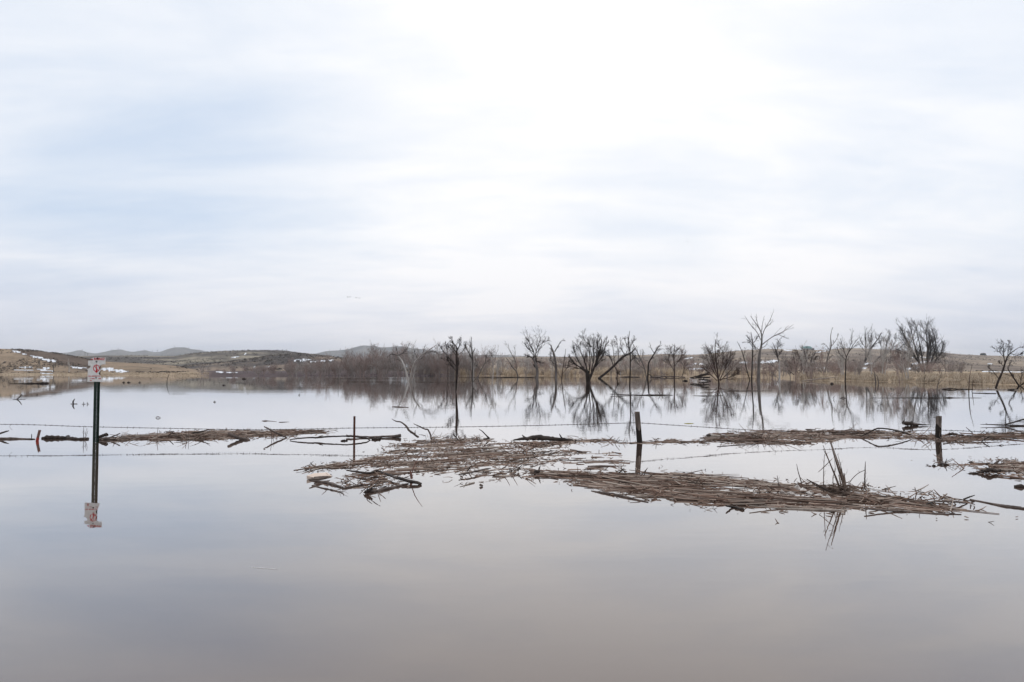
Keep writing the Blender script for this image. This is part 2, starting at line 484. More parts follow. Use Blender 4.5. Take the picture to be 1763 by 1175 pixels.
def ground_material():
    m = bpy.data.materials.new('dry_prairie'); m.use_nodes = True
    t = m.node_tree; b = t.nodes['Principled BSDF']; L = t.links
    b.inputs['Roughness'].default_value = 1.0; b.inputs['Specular IOR Level'].default_value = 0.1
    a = t.nodes.new('ShaderNodeAttribute'); a.attribute_name = 'cover'
    tcn = t.nodes.new('ShaderNodeTexCoord')
    n = t.nodes.new('ShaderNodeTexNoise'); n.inputs['Scale'].default_value = 0.55; n.inputs['Detail'].default_value = 8
    n.inputs['Roughness'].default_value = 0.7
    L.new(tcn.outputs['Object'], n.inputs['Vector'])
    mr = t.nodes.new('ShaderNodeMapRange'); mr.inputs['To Min'].default_value = 0.25; mr.inputs['To Max'].default_value = 1.75
    L.new(n.outputs[0], mr.inputs[0])
    mx = t.nodes.new('ShaderNodeVectorMath'); mx.operation = 'SCALE'
    L.new(a.outputs['Color'], mx.inputs[0]); L.new(mr.outputs[0], mx.inputs['Scale'])
    L.new(mx.outputs[0], b.inputs['Base Color'])
    bp = t.nodes.new('ShaderNodeBump'); bp.inputs['Distance'].default_value = 0.6; bp.inputs['Strength'].default_value = 0.7
    L.new(n.outputs[0], bp.inputs['Height']); L.new(bp.outputs[0], b.inputs['Normal'])
    return m


MG = ground_material()


def grid_part(name, sel, label):
    f = FA[sel]; used, inv = np.unique(f, return_inverse=True)
    me = bpy.data.meshes.new(name)
    me.from_pydata(V[used].tolist(), [], inv.reshape(-1, 4).tolist())
    me.polygons.foreach_set('use_smooth', [True] * len(me.polygons)); me.update()
    at_ = me.color_attributes.new('cover', 'FLOAT_COLOR', 'POINT')
    at_.data.foreach_set('color', colr.reshape(-1, 4)[used].reshape(-1).tolist())
    me.materials.append(MG)
    o = bpy.data.objects.new(name, me); COL.objects.link(o)
    return tag(o, label, name.replace('_', ' '), kind='structure')


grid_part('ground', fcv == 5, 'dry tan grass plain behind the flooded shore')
grid_part('hills', (fcv != 5) & (fcv != 3), 'low brown prairie hills beyond the flood')
grid_part('far_hills', fcv == 3, 'hazy blue buttes on the horizon')


def gz(px, Y):
    return float(terrain(np.array([float(px)]), np.array([float(Y)]))[0][0])


def ground_at(px, py, y0=60, y1=8000):
    """first point of the terrain seen at photo pixel px, py"""
    d = ray(px, py); Y = np.geomspace(y0, y1, 420)
    z = H + d[2] / d[1] * Y
    t = terrain(np.full(Y.shape, float(px)), Y)[0]
    hit = np.nonzero(t >= z)[0]
    k = hit[0] if len(hit) else len(Y) - 1
    return float(Y[k])


# ------------------------------------------------------------------ snow drifts (lying in hollows of the hills)
def snow_patch(mb, pts, n=70):
    """patch outlined by photo-column / row ends lying on the terrain"""
    for (xa, ya, xb, yb, hpx) in pts:
        n = int(max(10, (xb - xa) * 1.6)); cols = np.linspace(xa, xb, n); A = []; B = []
        for i, px in enumerate(cols):
            s = i / (n - 1)
            e = math.sin(s * math.pi) ** 0.6
            jag = max(0.03, 3.4 * float(fbm(np.array([px / 2.3]), np.array([ya * 0.7]), 90, 4)[0]) - 0.98)
            row = ya + (yb - ya) * s
            Y0 = ground_at(px, row + 0.4 * hpx * e * jag)
            Y1 = ground_at(px, row - 0.4 * hpx * e * jag)
            if Y1 > Y0 * 1.5: Y1 = Y0 * 1.06
            Y1 = max(Y1, Y0 + 0.12)
            seg = np.linspace(Y0, Y1, 6)
            z = terrain(np.full(6, px), seg)[0]
            lift = 0.0009 * Y0 * np.array([0, 1, 1.3, 1.3, 1, 0]) + 0.02
            A.append(np.stack([(px - CX) / F * seg, seg, z + lift], -1))
        A = np.array(A); k = 6; f = []
        for i in range(n - 1):
            for j in range(k - 1):
                f.append((i * k + j, (i + 1) * k + j, (i + 1) * k + j + 1, i * k + j + 1))
        mb.add(A.reshape(-1, 3), f)


sb = MB()
snow_patch(sb, [(21, 606, 36, 608.5, 3), (38, 611, 46, 612.5, 2), (52, 615, 75, 619, 4), (72, 620, 97, 624, 5), (33, 635, 57, 634.5, 2.6), (25, 639, 58, 640, 1.6), (64, 638, 92, 641, 3), (74, 636, 86, 636, 3),
                (122, 634, 150, 636, 2), (172, 637, 222, 641, 5), (176, 636, 196, 636, 4), (398, 617.5, 412, 616, 2), (420, 612, 424, 610, 2), (506, 623, 536, 621, 4), (534, 625, 566, 622.5, 2.4), (372, 641, 385, 642, 2),
                (390, 642.5, 410, 642.5, 1.3), (436, 635, 440, 632, 3), (458, 634.5, 466, 633.5, 1.6), (1203, 628, 1226, 627, 3), (1273, 626, 1302, 625, 4.5), (1302, 626, 1342, 622, 7), (1349, 603.6, 1364, 604.4, 1.6), (1404, 608, 1430, 604.5, 2),
                (1188, 629, 1200, 627, 2.2), (1160, 633, 1192, 631, 1.8), (1150, 637, 1215, 636.3, 1.4), (1378, 634.5, 1445, 635, 1.6), (1480, 629, 1505, 627, 4), (1473, 635.5, 1492, 635.5, 1.6), (1568, 617, 1606, 616, 2.6),
                (1570, 628, 1602, 623, 6), (1555, 637, 1584, 634, 2.6), (1700, 627.6, 1708, 627.6, 1.6), (1690, 641, 1763, 641.5, 1.8), (560, 622, 575, 622, 2), (1065, 636, 1110, 635.5, 1.6), (905, 627, 930, 627, 1.4), (962, 628, 968, 628, 1.4),
                (1178, 619, 1193, 617, 1.4), (1136, 629, 1142, 628, 1.4), (70, 644.5, 92, 645, 1.2)])
sno = sb.build('snow', M['snow'], smooth=True)
tag(sno, 'old white snow drifts lying in hollows of the hills', 'snow', kind='stuff')


# ------------------------------------------------------------------ grass on the bank and reeds along the far shore
def blades(name, m, regions, label, cat):
    rng = np.random.default_rng(3); mb = MB()
    for (xa, xb, da, db, n, h0, h1, w) in regions:
        px = rng.uniform(xa, xb, n)
        sh = ip(px, SHORE); Y = sh + da + (db - da) * rng.uniform(0, 1, n) ** 1.4
        z = terrain(px, Y)[0]
        dens = fbm(px / 9.0, Y / 5.0, 55, 4)
        ok = (z > 0.02) & (dens > 0.43)
        px, Y, z, dens = px[ok], Y[ok], z[ok], dens[ok]; n2 = len(px)
        X = (px - CX) / F * Y
        h = rng.uniform(h0, h1, n2) * (0.1 + 1.7 * dens); a = rng.uniform(0, 6.28, n2)
        wv = np.stack([np.cos(a), np.sin(a), a * 0], -1) * w / 2
        lean = rng.normal(0, 0.35, (n2, 2)) * h[:, None] + np.array([0.12, 0])[None] * h[:, None]
        B = np.stack([X, Y, z - 0.05], -1); Mid = B + np.stack([lean[:, 0] * .35, lean[:, 1] * .35, h * .6], -1)
        T = B + np.stack([lean[:, 0], lean[:, 1], h], -1)
        Vv = np.stack([B - wv, B + wv, Mid + wv * .8, Mid - wv * .8, T], 1).reshape(-1, 3)
        o = np.arange(n2) * 5
        f = np.stack([o, o + 1, o + 2, o + 3], -1).tolist() + np.stack([o + 3, o + 2, o + 4], -1).tolist()
        mb.add(Vv, f)
    return tag(mb.build(name, m), label, cat, kind='stuff')


blades('dry_grass', M['drygrass'], [(1370, 1830, 0.5, 45, 42000, 0.25, 0.6, 0.05), (1370, 1830, 0.0, 5, 9000, 0.25, 0.55, 0.05), (-80, 360, 0, 30, 12000, 0.15, 0.32, 0.08)],
       'matted tan dry grass on the low bank at the water edge', 'grass')
blades('reeds', M['reedgrass'], [(775, 1185, 3, 30, 26000, 1.0, 1.7, 0.08), (1225, 1330, 8, 30, 5000, 0.6, 1.1, 0.08), (700, 775, 14, 40, 2000, 0.5, 1.0, 0.08)],
       'strip of tan dead reeds along the far shore', 'reeds')


def sagebrush():
    rng = np.random.default_rng(17); mb = MB()
    for xa, xb, y0, y1, n, thr, sz in ((-100, 380, 228, 330, 9000, .565, .55), (180, 720, 480, 940, 12000, .51, 1.3), (640, 1830, 330, 990, 12000, .555, 1.2)):
        px = rng.uniform(xa, xb, n); Y = rng.uniform(y0, y1, n); X = (px - CX) / F * Y
        d = .6 * fbm(X / 45, Y / 30, 61, 4) + .4 * fbm(X / 9, Y / 9, 62, 3)
        if y0 < 300: d = d + .11 * sstep(15, 40, px) * (1 - sstep(160, 185, px)) * sstep(250, 280, Y)
        z = terrain(px, Y)[0]; ok = (d > thr) & (z > .5); X, Y, z = X[ok], Y[ok], z[ok]; n2 = len(X)
        c = np.stack([X, Y, z], -1)[:, None, None, :]
        v = rng.normal(0, .42, (n2, 3, 3, 3)); v[..., 2] = np.abs(v[..., 2]) * .8
        v = c + v * (sz * rng.uniform(.5, 1.3, n2))[:, None, None, None]
        mb.add(v.reshape(-1, 3), np.arange(n2 * 9).reshape(-1, 3).tolist())
    tag(mb.build('sagebrush', M['sage']), 'dark sagebrush tufts speckling the brown hills', 'brush', kind='stuff')


sagebrush()

# ------------------------------------------------------------------ bare trees
def spawn(P, Rr, nper, lenf, spread, up, rng, tmin=0.25, n=5, rf=0.55, wig=0.18, rmin=0.006, droop=None):
    """children of a batch of limbs"""
    Mn, Np, _ = P.shape
    Lp = np.linalg.norm(np.diff(P, axis=1), axis=2).sum(1)
    cnt = np.maximum(1, np.round(nper * (0.6 + 0.8 * rng.random(Mn)))).astype(int)
    idx = np.repeat(np.arange(Mn), cnt); m = len(idx)
    t = rng.uniform(tmin, 0.98, m) * (Np - 1); i = np.floor(t).astype(int); f = (t - i)[:, None]
    st = P[idx, i] * (1 - f) + P[idx, i + 1] * f
    tg = P[idx, i + 1] - P[idx, i]; tg /= np.linalg.norm(tg, axis=1, keepdims=True) + 1e-9
    rv = rng.normal(0, 1, (m, 3)); rv -= (rv * tg).sum(1, keepdims=True) * tg; rv /= np.linalg.norm(rv, axis=1, keepdims=True) + 1e-9
    sp = spread * rng.uniform(0.5, 1.3, m)[:, None]
    d = tg * np.cos(sp) + rv * np.sin(sp)
    L = lenf * Lp[idx] * (1 - 0.55 * t / (Np - 1)) * rng.uniform(0.55, 1.35, m)
    r0 = np.maximum((Rr[idx, i] * (1 - f[:, 0]) + Rr[idx, i + 1] * f[:, 0]) * rf, rmin)
    Q = np.zeros((m, n, 3)); Q[:, 0] = st
    for k in range(1, n):
        d = d + rng.normal(0, wig, (m, 3)) + np.array([0, 0, up]); d /= np.linalg.norm(d, axis=1, keepdims=True)
        Q[:, k] = Q[:, k - 1] + d * (L / (n - 1))[:, None]
    RQ = r0[:, None] * np.linspace(1, 0.35, n)[None]
    return Q, np.maximum(RQ, rmin * 0.55)


def finish_tree(root, trunkP, crownP, mtrunk, mcrown, tw, rng, loc, rmin):
    """trunk limbs and crown limbs (lists of (points, radii)) become trunk and crown meshes under root"""
    tb = MB()
    for p, r in trunkP: tb.tube(p, r, 7)
    localise(tb, loc); tb.build('trunk', mtrunk, root, smooth=True)
    cbm = MB(); LP = []; LR = []
    for p, r in trunkP + crownP:
        q = resample(np.c_[p, r], 9); LP.append(q[:, :3]); LR.append(q[:, 3])
    for p, r in crownP: cbm.tube(p, r, 5)
    LP = np.array(LP); LR = np.array(LR)
    n1, l1, n2, l2, n3, l3, spread, up = tw
    if loc[1] > 1: k_ = 1.65 if n1 < 8.5 else (1.3 if n1 < 11 else 1.05); n1, l1, n2, l2 = n1 * k_, l1 * 1.2, n2 * 1.25, l2 * 1.15
    if n1:
        ntr = len(trunkP)
        a = []
        if n1 > 0:
            Q, RQ = spawn(LP[:ntr], LR[:ntr], n1 * 0.6, l1 * 0.7, spread, up, rng, 0.45, 5, 0.4, rmin=rmin * 1.6)
            a.append((Q, RQ))
            if len(LP) > ntr:
                a.append(spawn(LP[ntr:], LR[ntr:], n1, l1, spread, up, rng, 0.2, 5, 0.5, rmin=rmin * 1.6))
        Q1 = np.concatenate([x[0] for x in a]); R1 = np.concatenate([x[1] for x in a])
        cbm.tubes(Q1, R1, 4)
        if n2:
            Q2, R2 = spawn(Q1, R1, n2, l2, spread, up, rng, 0.2, 4, 0.6, rmin=rmin * 1.2)
            cbm.tubes(Q2, R2, 3)
            if n3:
                Q3, R3 = spawn(Q2, R2, n3, l3, spread, up, rng, 0.2, 3, 0.7, rmin=rmin)
                cbm.tubes(Q3, R3, 3)
    localise(cbm, loc); cbm.build('crown', mcrown, root)


SEED = [100]


def traced_tree(name, label, cat, base, limbs, bark='bark', tw=(7, .45, 5, .5, 3, .5, .7, .08), ntrunk=1, group=None, Y=None, rmin=None, twigs=None, lf=0.76):
    """tree on a base pixel of water or bank; limbs given as photo polylines, each limb bending in depth too"""
    SEED[0] += 1; rng = np.random.default_rng(SEED[0])
    bx, by = base
    Y = Y or depth(by)
    z0 = max(gz(bx, Y), 0.0)
    pb = at(bx, by, Y); loc = np.array([pb[0], Y, min(pb[2], z0)])
    s = Y / F
    done = []          # (px, py, dY) of all placed vertices
    out3 = []
    for li, l in enumerate(limbs):
        l = [(p if len(p) == 3 else (*p, 0.6)) for p in l]
        q = smooth_line(np.array(l, float), max(6, 3 * len(l)))
        if li == 0:
            off0 = 0.0
        else:
            D = np.array(done); k = np.argmin((D[:, 0] - q[0, 0]) ** 2 + (D[:, 1] - q[0, 1]) ** 2); off0 = D[k, 2]
        d = np.r_[0, np.cumsum(np.hypot(np.diff(q[:, 0]), np.diff(q[:, 1])))] * s
        c = rng.uniform(-0.75, 0.75) if li else rng.uniform(-0.12, 0.12)
        w = np.cumsum(rng.normal(0, 0.05, len(d))) * s * 6
        off = off0 + c * d + w - w[0]
        P = np.array([at(a, b, Y + o) for (a, b), o in zip(q[:, :2], off)])
        for a, o in zip(q, off): done.append((a[0], a[1], o))
        out3.append((P, np.maximum(q[:, 2] * s * (0.88 if li < ntrunk else lf), 0.011)))
    for k in range(ntrunk):      # trunks run on below the water or into the ground
        P, r = out3[k]
        P = np.vstack([P[0] + np.array([0, 0, -0.5 - max(0, P[0][2] - z0)]), P]); out3[k] = (P, np.r_[r[0] * 1.1, r])
    root = empty(name, loc, label, cat, group)
    mb_ = M[twigs] if twigs else M[bark]
    finish_tree(root, out3[:ntrunk], out3[ntrunk:], M[bark], mb_, tw, rng, loc, rmin or max(0.006, 0.10 * s))
    return root


def shrub_template(name, seed, h, w, nst, bark, lean=0.0, tw=(6, .5, 5, .5, 0, .5, .6, .1), r0=0.06, rmin=0.013, straight=0.6):
    """generic multi-stem bare shrub standing at the origin"""
    rng = np.random.default_rng(seed); st = []
    for k in range(nst):
        a = rng.uniform(0, 6.28); rr = rng.random() ** 0.6
        tip = np.array([math.cos(a) * w / 2 * rr + lean * h, math.sin(a) * w / 2 * rr, h * rng.uniform(0.65, 1.0) * (1 - 0.35 * rr * rr)])
        b = np.array([math.cos(a) * 0.12 * w * rr, math.sin(a) * 0.12 * w * rr, -0.4])
        mid = b * 0.5 + tip * 0.5 + np.array([0, 0, h * 0.05]) + rng.normal(0, 0.06 * h, 3) * (1 - straight) - np.array([tip[0], tip[1], 0]) * 0.12
        q = smooth_line([b, mid, tip], 8)
        st.append((q, np.linspace(r0, r0 * 0.25, 8) * rng.uniform(0.6, 1.1)))
    root = empty(name, (0, 0, 0), '', 'x')
    nt_ = max(1, nst // 3)
    finish_tree(root, st[:nt_], st[nt_:] if nst > 1 else [], M[bark], M[bark], tw, rng, (0, 0, 0), rmin)
    return root


def place(root, px, Y, scale, rz, label, cat, group, first, sxy=1.0):
    o = root if first else copy_tree(root)
    o.location = ((px - CX) / F * Y, Y, max(gz(px, Y), -0.2)); o.rotation_euler = (0, 0, rz); o.scale = (scale * sxy, scale * sxy, scale)
    for k in ('label', 'category', 'group'):
        if k in o: del o[k]
    tag(o, label, cat, group)
    return o


TW = (7, .45, 5, .5, 3, .5, .7, .08)
FINE = (9, .42, 6, .5, 3, .5, .6, .10)
SPARSE = (4, .35, 3, .5, 0, .5, .7, .06)
BUSH = (9, .5, 7, .5, 3, .5, .6, .08)
traced_tree('bare_tree', 'bleached white dead tree forked in a wide V at the waterline', 'tree', (704, 657),
            [[(703, 657, 2.6), (698, 637, 2), (692, 622, 1.7), (685, 613, 1.3)], [(706, 656, 2.6), (710, 638, 2.1), (714, 625, 1.8), (719, 619, 1.5), (726, 611, 1.2), (737, 604, .9), (752, 594, .5)],
             [(685, 613, 1.1), (676, 610, .8), (668, 614, .5)], [(687, 612, 1.1), (697, 606, .8), (702, 598, .6), (705, 591, .4)], [(728, 609, .9), (745, 606, .7), (757, 611, .4)], [(719, 619, .9), (714, 607, .6), (712, 598, .4)], [(686, 613, .8), (683, 602, .5), (681, 595, .3)]],
            'bark_pale', (4, .4, 4, .5, 2, .5, .7, .05), ntrunk=2, twigs='bark_grey')
traced_tree('bare_tree', 'tall dark shaggy-trunked bare tree standing in water with forked top', 'tree', (785, 675),
            [[(785, 675, 1.0), (786, 655, 2.2), (787, 635, 2.6), (786, 613, 2.2), (787, 600, 1.2)], [(787, 603, 1.1), (793, 592, .8), (794, 581, .4)], [(787, 600, 1.1), (780, 590, .7), (778, 582, .4)], [(786, 614, .8), (778, 602, .6), (770, 596, .4)],
             [(787, 612, .8), (798, 604, .6), (801, 594, .4)], [(786, 640, .8), (776, 628, .6), (770, 618, .4)]], 'bark', (9, .45, 5, .55, 2, .5, .6, .1))
traced_tree('bare_tree', 'broad twiggy bare tree left of the shaggy trunk', 'tree', (771, 648),
            [[(771, 648, 1.6), (771, 628, 1.3), (770, 612, 1)], [(770, 614, .9), (762, 603, .6), (755, 594, .4)], [(770, 612, .9), (769, 600, .6), (767, 590, .4)], [(770, 618, .8), (778, 607, .5), (781, 598, .3)], [(771, 628, .7), (760, 616, .5)]], 'bark', FINE)
traced_tree('bare_tree', 'slim spire-shaped bare tree with short bristling side twigs', 'tree', (813, 650),
            [[(813, 650, 1.2), (814, 622, 1.2), (812, 603, 1), (811, 590, .8), (812, 580, .4)], [(814, 622, .8), (806, 606, .6), (801, 598, .4)], [(813, 610, .6), (818, 600, .4)]], 'bark', (14, .2, 5, .5, 2, .5, .6, .08))
traced_tree('bare_tree', 'tangled pale dead tree leaning right of the spire tree', 'tree', (830, 652),
            [[(822, 652, 1.1), (828, 638, .9), (836, 622, .7), (839, 606, .4)], [(828, 638, .7), (818, 628, .5), (812, 620, .3)], [(833, 628, .6), (845, 616, .4), (850, 604, .3)]], 'bark_grey', TW)
traced_tree('bare_tree', 'thin straight pale birch-like tree standing in shallow water', 'tree', (848, 660),
            [[(848, 660, .9), (849, 640, .9), (849, 622, .7), (853, 612, .5), (858, 602, .3)], [(849, 624, .5), (844, 612, .4), (842, 602, .3)]], 'bark_pale', SPARSE)
traced_tree('bare_tree', 'bent leaning bare tree with a kinked trunk above the reeds', 'tree', (892, 650),
            [[(892, 650, 1.5), (889, 640, 1.3), (882, 632, 1.1), (878, 625, .9)], [(889, 640, 1), (888, 624, .8), (882, 612, .7), (877, 603, .5), (875, 592, .3)], [(886, 618, .6), (887, 606, .4), (886, 595, .3)], [(878, 625, .7), (871, 616, .5)]], 'bark_grey', SPARSE)
traced_tree('tree_snag', 'short pale broken trunk slanting up from the reeds', 'snag', (871, 646),
            [[(871, 646, 1.2), (873, 636, 1.1), (875, 627, .7)], [(874, 634, .5), (878, 628, .3)]], 'bark_pale', (2, .4, 2, .4, 0, .5, .8, .05))
traced_tree('bare_tree', 'grey-trunked dead tree with two tall twisting leaders and a dead side arm', 'tree', (924, 651),
            [[(924, 652, 3.4), (925, 638, 2.9), (921, 624, 2.3), (917, 617, 1.8)], [(919, 620, 1.5), (919, 606, 1.2), (911, 590, .9), (908, 576, .4)], [(917, 617, 1.4), (909, 613, 1.0), (904, 611, .5)], [(919, 607, 1.1), (908, 599, .8), (903, 591, .5)],
             [(924, 632, 1.5), (922, 612, 1.2), (926, 596, 1), (930, 584, .6), (928, 574, .3)], [(926, 597, .9), (935, 590, .6), (948, 586, .4)], [(918, 618, 1.2), (928, 624, 1), (937, 626, .6)], [(922, 610, .8), (930, 600, .6), (936, 588, .3)], [(911, 590, .6), (905, 582, .4)]],
            'bark_grey', (7, .4, 5, .45, 3, .5, .65, .08), twigs='bark')
traced_tree('tree_snag', 'thick ragged broken trunk with one upright side limb', 'snag', (957, 652),
            [[(957, 652, 2.6), (957, 632, 2.5), (954, 612, 2.3), (950, 600, 1.4), (948, 594, .6)], [(955, 606, 1.2), (962, 594, .9), (967, 587, .5), (972, 588, .3)], [(957, 630, .8), (950, 622, .6), (947, 612, .4)], [(952, 604, .9), (948, 608, .6), (949, 618, .3)]], 'bark_grey', (6, .28, 4, .5, 2, .5, .7, .05), twigs='bark')
traced_tree('bare_tree', 'spindly bare sapling beside the thick broken trunk', 'tree', (967, 656),
            [[(967, 656, .9), (969, 636, .8), (972, 618, .6), (974, 601, .3)], [(968, 645, .6), (977, 632, .4), (980, 620, .3)], [(967, 652, .6), (959, 640, .4), (947, 616, .3)]], 'bark_red', TW)
traced_tree('bare_tree', 'huge spreading dark willow with a clump trunk and one thick right limb', 'tree', (1013, 660),
            [[(1013, 662, 4.5), (1012, 648, 4.6), (1010, 640, 3.6), (1000, 634, 2.2)], [(1014, 655, 3.6), (1022, 636, 2.8), (1030, 616, 2.3), (1034, 600, 1.7), (1036, 584, .8)], [(1000, 634, 1.5), (988, 625, 1.1), (981, 616, .6)], [(1033, 606, 1.2), (1020, 598, .9), (1008, 588, .7), (1003, 577, .4)],
             [(1012, 645, 1.8), (1008, 626, 1.2), (1001, 608, .8), (996, 594, .4)], [(1014, 643, 1.6), (1016, 622, 1.1), (1014, 603, .7), (1011, 590, .4)], [(1018, 640, 1.4), (1022, 618, 1), (1021, 600, .7), (1022, 585, .4)], [(1008, 640, 1.3), (996, 622, .9), (989, 606, .6), (986, 597, .3)],
             [(1030, 616, 1.1), (1040, 602, .8), (1044, 588, .4)], [(1024, 632, 1.1), (1036, 616, .8), (1041, 606, .4)], [(1030, 612, 1), (1028, 596, .7), (1030, 580, .4)], [(1005, 637, 1.0), (990, 633, .7), (978, 630, .4)]],
            'bark', (12, .42, 7, .5, 4, .5, .55, .12))
traced_tree('bare_tree', 'fallen-leaning bare tree with a long bare trunk slanting up to the right', 'tree', (1031, 652),
            [[(1031, 652, 2.6), (1045, 641, 2.4), (1058, 629, 2.2), (1072, 615, 1.9), (1086, 608, 1.4), (1094, 600, .7)], [(1056, 630, 1.3), (1051, 616, 1), (1043, 607, .8), (1036, 604, .4)], [(1058, 631, 1), (1063, 641, 1), (1062, 652, .8)], [(1076, 613, .9), (1070, 600, .6), (1069, 585, .3)],
             [(1086, 608, .9), (1091, 612, .6), (1101, 622, .4)], [(1058, 629, .9), (1056, 605, .6), (1053, 585, .3)], [(1065, 622, .8), (1064, 600, .5), (1061, 583, .3)]], 'bark', (8, .32, 5, .5, 3, .5, .7, .12))
traced_tree('bare_tree', 'tall narrow bare tree crossing behind the leaning trunk', 'tree', (1084, 665),
            [[(1084, 668, 1.4), (1085, 640, 1.4), (1085, 610, 1.2), (1082, 590, 1), (1084, 570, .4)], [(1084, 604, .8), (1078, 592, .6), (1076, 582, .3)], [(1084, 600, .8), (1090, 588, .5), (1092, 579, .3)], [(1085, 625, .7), (1094, 612, .4)]], 'bark', (12, .3, 5, .5, 2, .5, .55, .1))
traced_tree('bare_tree', 'pale dead tree leaning left away from the forked tree', 'tree', (1113, 652),
            [[(1113, 652, 1.1), (1110, 635, 1.1), (1102, 617, 1), (1095, 602, .7), (1090, 593, .4)], [(1110, 636, .7), (1100, 628, .5), (1091, 613, .3)], [(1104, 620, .6), (1108, 606, .4)]], 'bark_grey', TW)
traced_tree('bare_tree', 'slim forked bare tree curving right with a tufted top', 'tree', (1115, 652),
            [[(1115, 652, 1.9), (1116, 638, 1.6), (1117, 625, 1.4), (1124, 613, 1.2), (1130, 603, 1), (1134, 596, .6)], [(1126, 608, .8), (1121, 600, .5), (1119, 593, .3)], [(1130, 603, .8), (1137, 593, .5), (1137, 588, .3)], [(1128, 606, .7), (1135, 602, .5), (1142, 601, .3)], [(1115, 642, .8), (1122, 650, .5)]], 'bark', (5, .3, 5, .45, 2, .5, .6, .05))
traced_tree('bare_shrub', 'open fan-shaped bare bush in water left of the dark debris heap', 'bush', (1161, 652),
            [[(1161, 654, 1.4), (1161, 632, 1.2), (1160, 612, .9), (1162, 596, .4)], [(1161, 640, .9), (1152, 622, .6), (1150, 604, .3)], [(1160, 615, .7), (1154, 602, .5), (1153, 594, .3)], [(1162, 630, .8), (1172, 616, .5), (1176, 603, .3)], [(1174, 650, .8), (1178, 634, .6), (1172, 622, .3)], [(1161, 612, .7), (1168, 600, .4)]],
            'bark_red', BUSH, twigs='bark_red')
traced_tree('bare_shrub', 'dense rounded reddish bare bush standing in water with a tall spire', 'bush', (1238, 662),
            [[(1238, 664, 2), (1236, 645, 1.6), (1233, 620, 1.1), (1231, 600, .8), (1232, 586, .3)], [(1238, 655, 1.2), (1224, 632, .8), (1215, 612, .4)], [(1239, 655, 1.2), (1250, 632, .8), (1258, 612, .4)], [(1238, 650, 1.1), (1244, 625, .7), (1246, 606, .4)], [(1236, 650, 1.1), (1228, 625, .7), (1223, 604, .4)],
             [(1240, 656, 1), (1256, 640, .7), (1267, 628, .4)], [(1235, 656, 1), (1220, 642, .7), (1210, 634, .4)], [(1234, 618, .7), (1240, 604, .5), (1238, 594, .3)], [(1240, 654, 1), (1262, 648, .6), (1270, 642, .4)]], 'bark_red', (12, .5, 8, .5, 5, .5, .6, .08))
traced_tree('bare_tree', 'tallest pale grey bare tree with a straight trunk and long right limb', 'tree', (1306, 658),
            [[(1306, 660, 3.3), (1306.5, 634, 2.9), (1308, 608, 2.4), (1311, 594, 1.8), (1311.5, 578, 1.3), (1307, 565, .9), (1299, 554, .7), (1292, 544, .35)], [(1310, 586, 1), (1303, 572, .8), (1292, 559, .6), (1282, 544, .3)], [(1312, 580, 1), (1317, 566, .8), (1325, 553, .6), (1331, 538, .3)],
             [(1312, 594, 1.2), (1322, 586, 1), (1334, 578, .8), (1349, 571, .6), (1366, 559, .3)], [(1340, 576, .6), (1350, 581, .5), (1359, 584, .3)], [(1311, 572, .7), (1313, 557, .5), (1316, 544, .3)], [(1306, 563, .6), (1303, 552, .5), (1302, 541, .3)], [(1308, 604, .9), (1300, 597, .7), (1294, 588, .4)],
             [(1319, 563, .5), (1328, 556, .4), (1331, 549, .25)], [(1310, 600, .8), (1318, 596, .5), (1322, 588, .3)], [(1349, 571, .4), (1356, 562, .25)]], 'bark_grey', (3, .28, 3, .4, 0, .5, .6, .06))
traced_tree('bare_tree', 'dark slender bare tree with drooping crown close behind the tallest tree', 'tree', (1294, 656),
            [[(1294, 656, 1.5), (1295, 630, 1.3), (1296, 605, 1.1), (1296, 590, .8), (1293, 572, .4)], [(1297, 600, .8), (1290, 590, .6), (1279, 590, .3)], [(1296, 594, .8), (1289, 583, .5), (1284, 578, .3)], [(1296, 592, .7), (1302, 584, .5), (1306, 576, .3)], [(1305, 606, .7), (1299, 598, .5), (1294, 592, .3)]], 'bark', (7, .32, 5, .45, 2, .5, .7, .02))
traced_tree('bare_tree', 'thin bare tree leaning left beside the tallest tree', 'tree', (1291, 655),
            [[(1291, 655, 1), (1286, 638, .9), (1281, 618, .8), (1276, 602, .6), (1269, 588, .3)], [(1288, 645, .6), (1282, 636, .4)], [(1280, 615, .5), (1283, 600, .3)]], 'bark', SPARSE)
traced_tree('tree_snag', 'stubby bleached white trunk broken off at half height', 'snag', (1342, 654),
            [[(1342, 656, 1.8), (1342, 640, 1.7), (1341.5, 626, 1.4), (1342, 620, .8)], [(1342, 655, .9), (1334, 646, .7), (1327, 641, .4)]], 'bark_pale', (0, .4, 0, .4, 0, .5, .8, .05))
traced_tree('bare_tree', 'bare tree with a loose tuft of branches behind the bleached stump', 'tree', (1341, 648),
            [[(1343, 648, 1.4), (1341, 625, 1.2), (1336, 606, 1), (1333, 596, .6), (1330, 590, .3)], [(1336, 606, .8), (1341, 594, .5), (1340, 586, .3)], [(1339, 615, .7), (1346, 604, .4)], [(1342, 640, .8), (1330, 630, .5), (1325, 622, .3)]], 'bark', TW)
traced_tree('dead_stalk', 'lone thin dead stem in the water right of the bleached stump', 'dead stem', (1360.5, 657),
            [[(1360.5, 658, .7), (1360.5, 648, .6), (1359.5, 640, .3)], [(1360, 648, .3), (1357, 642, .2)]], 'bark_grey', (2, .3, 0, .4, 0, .5, .6, .05))
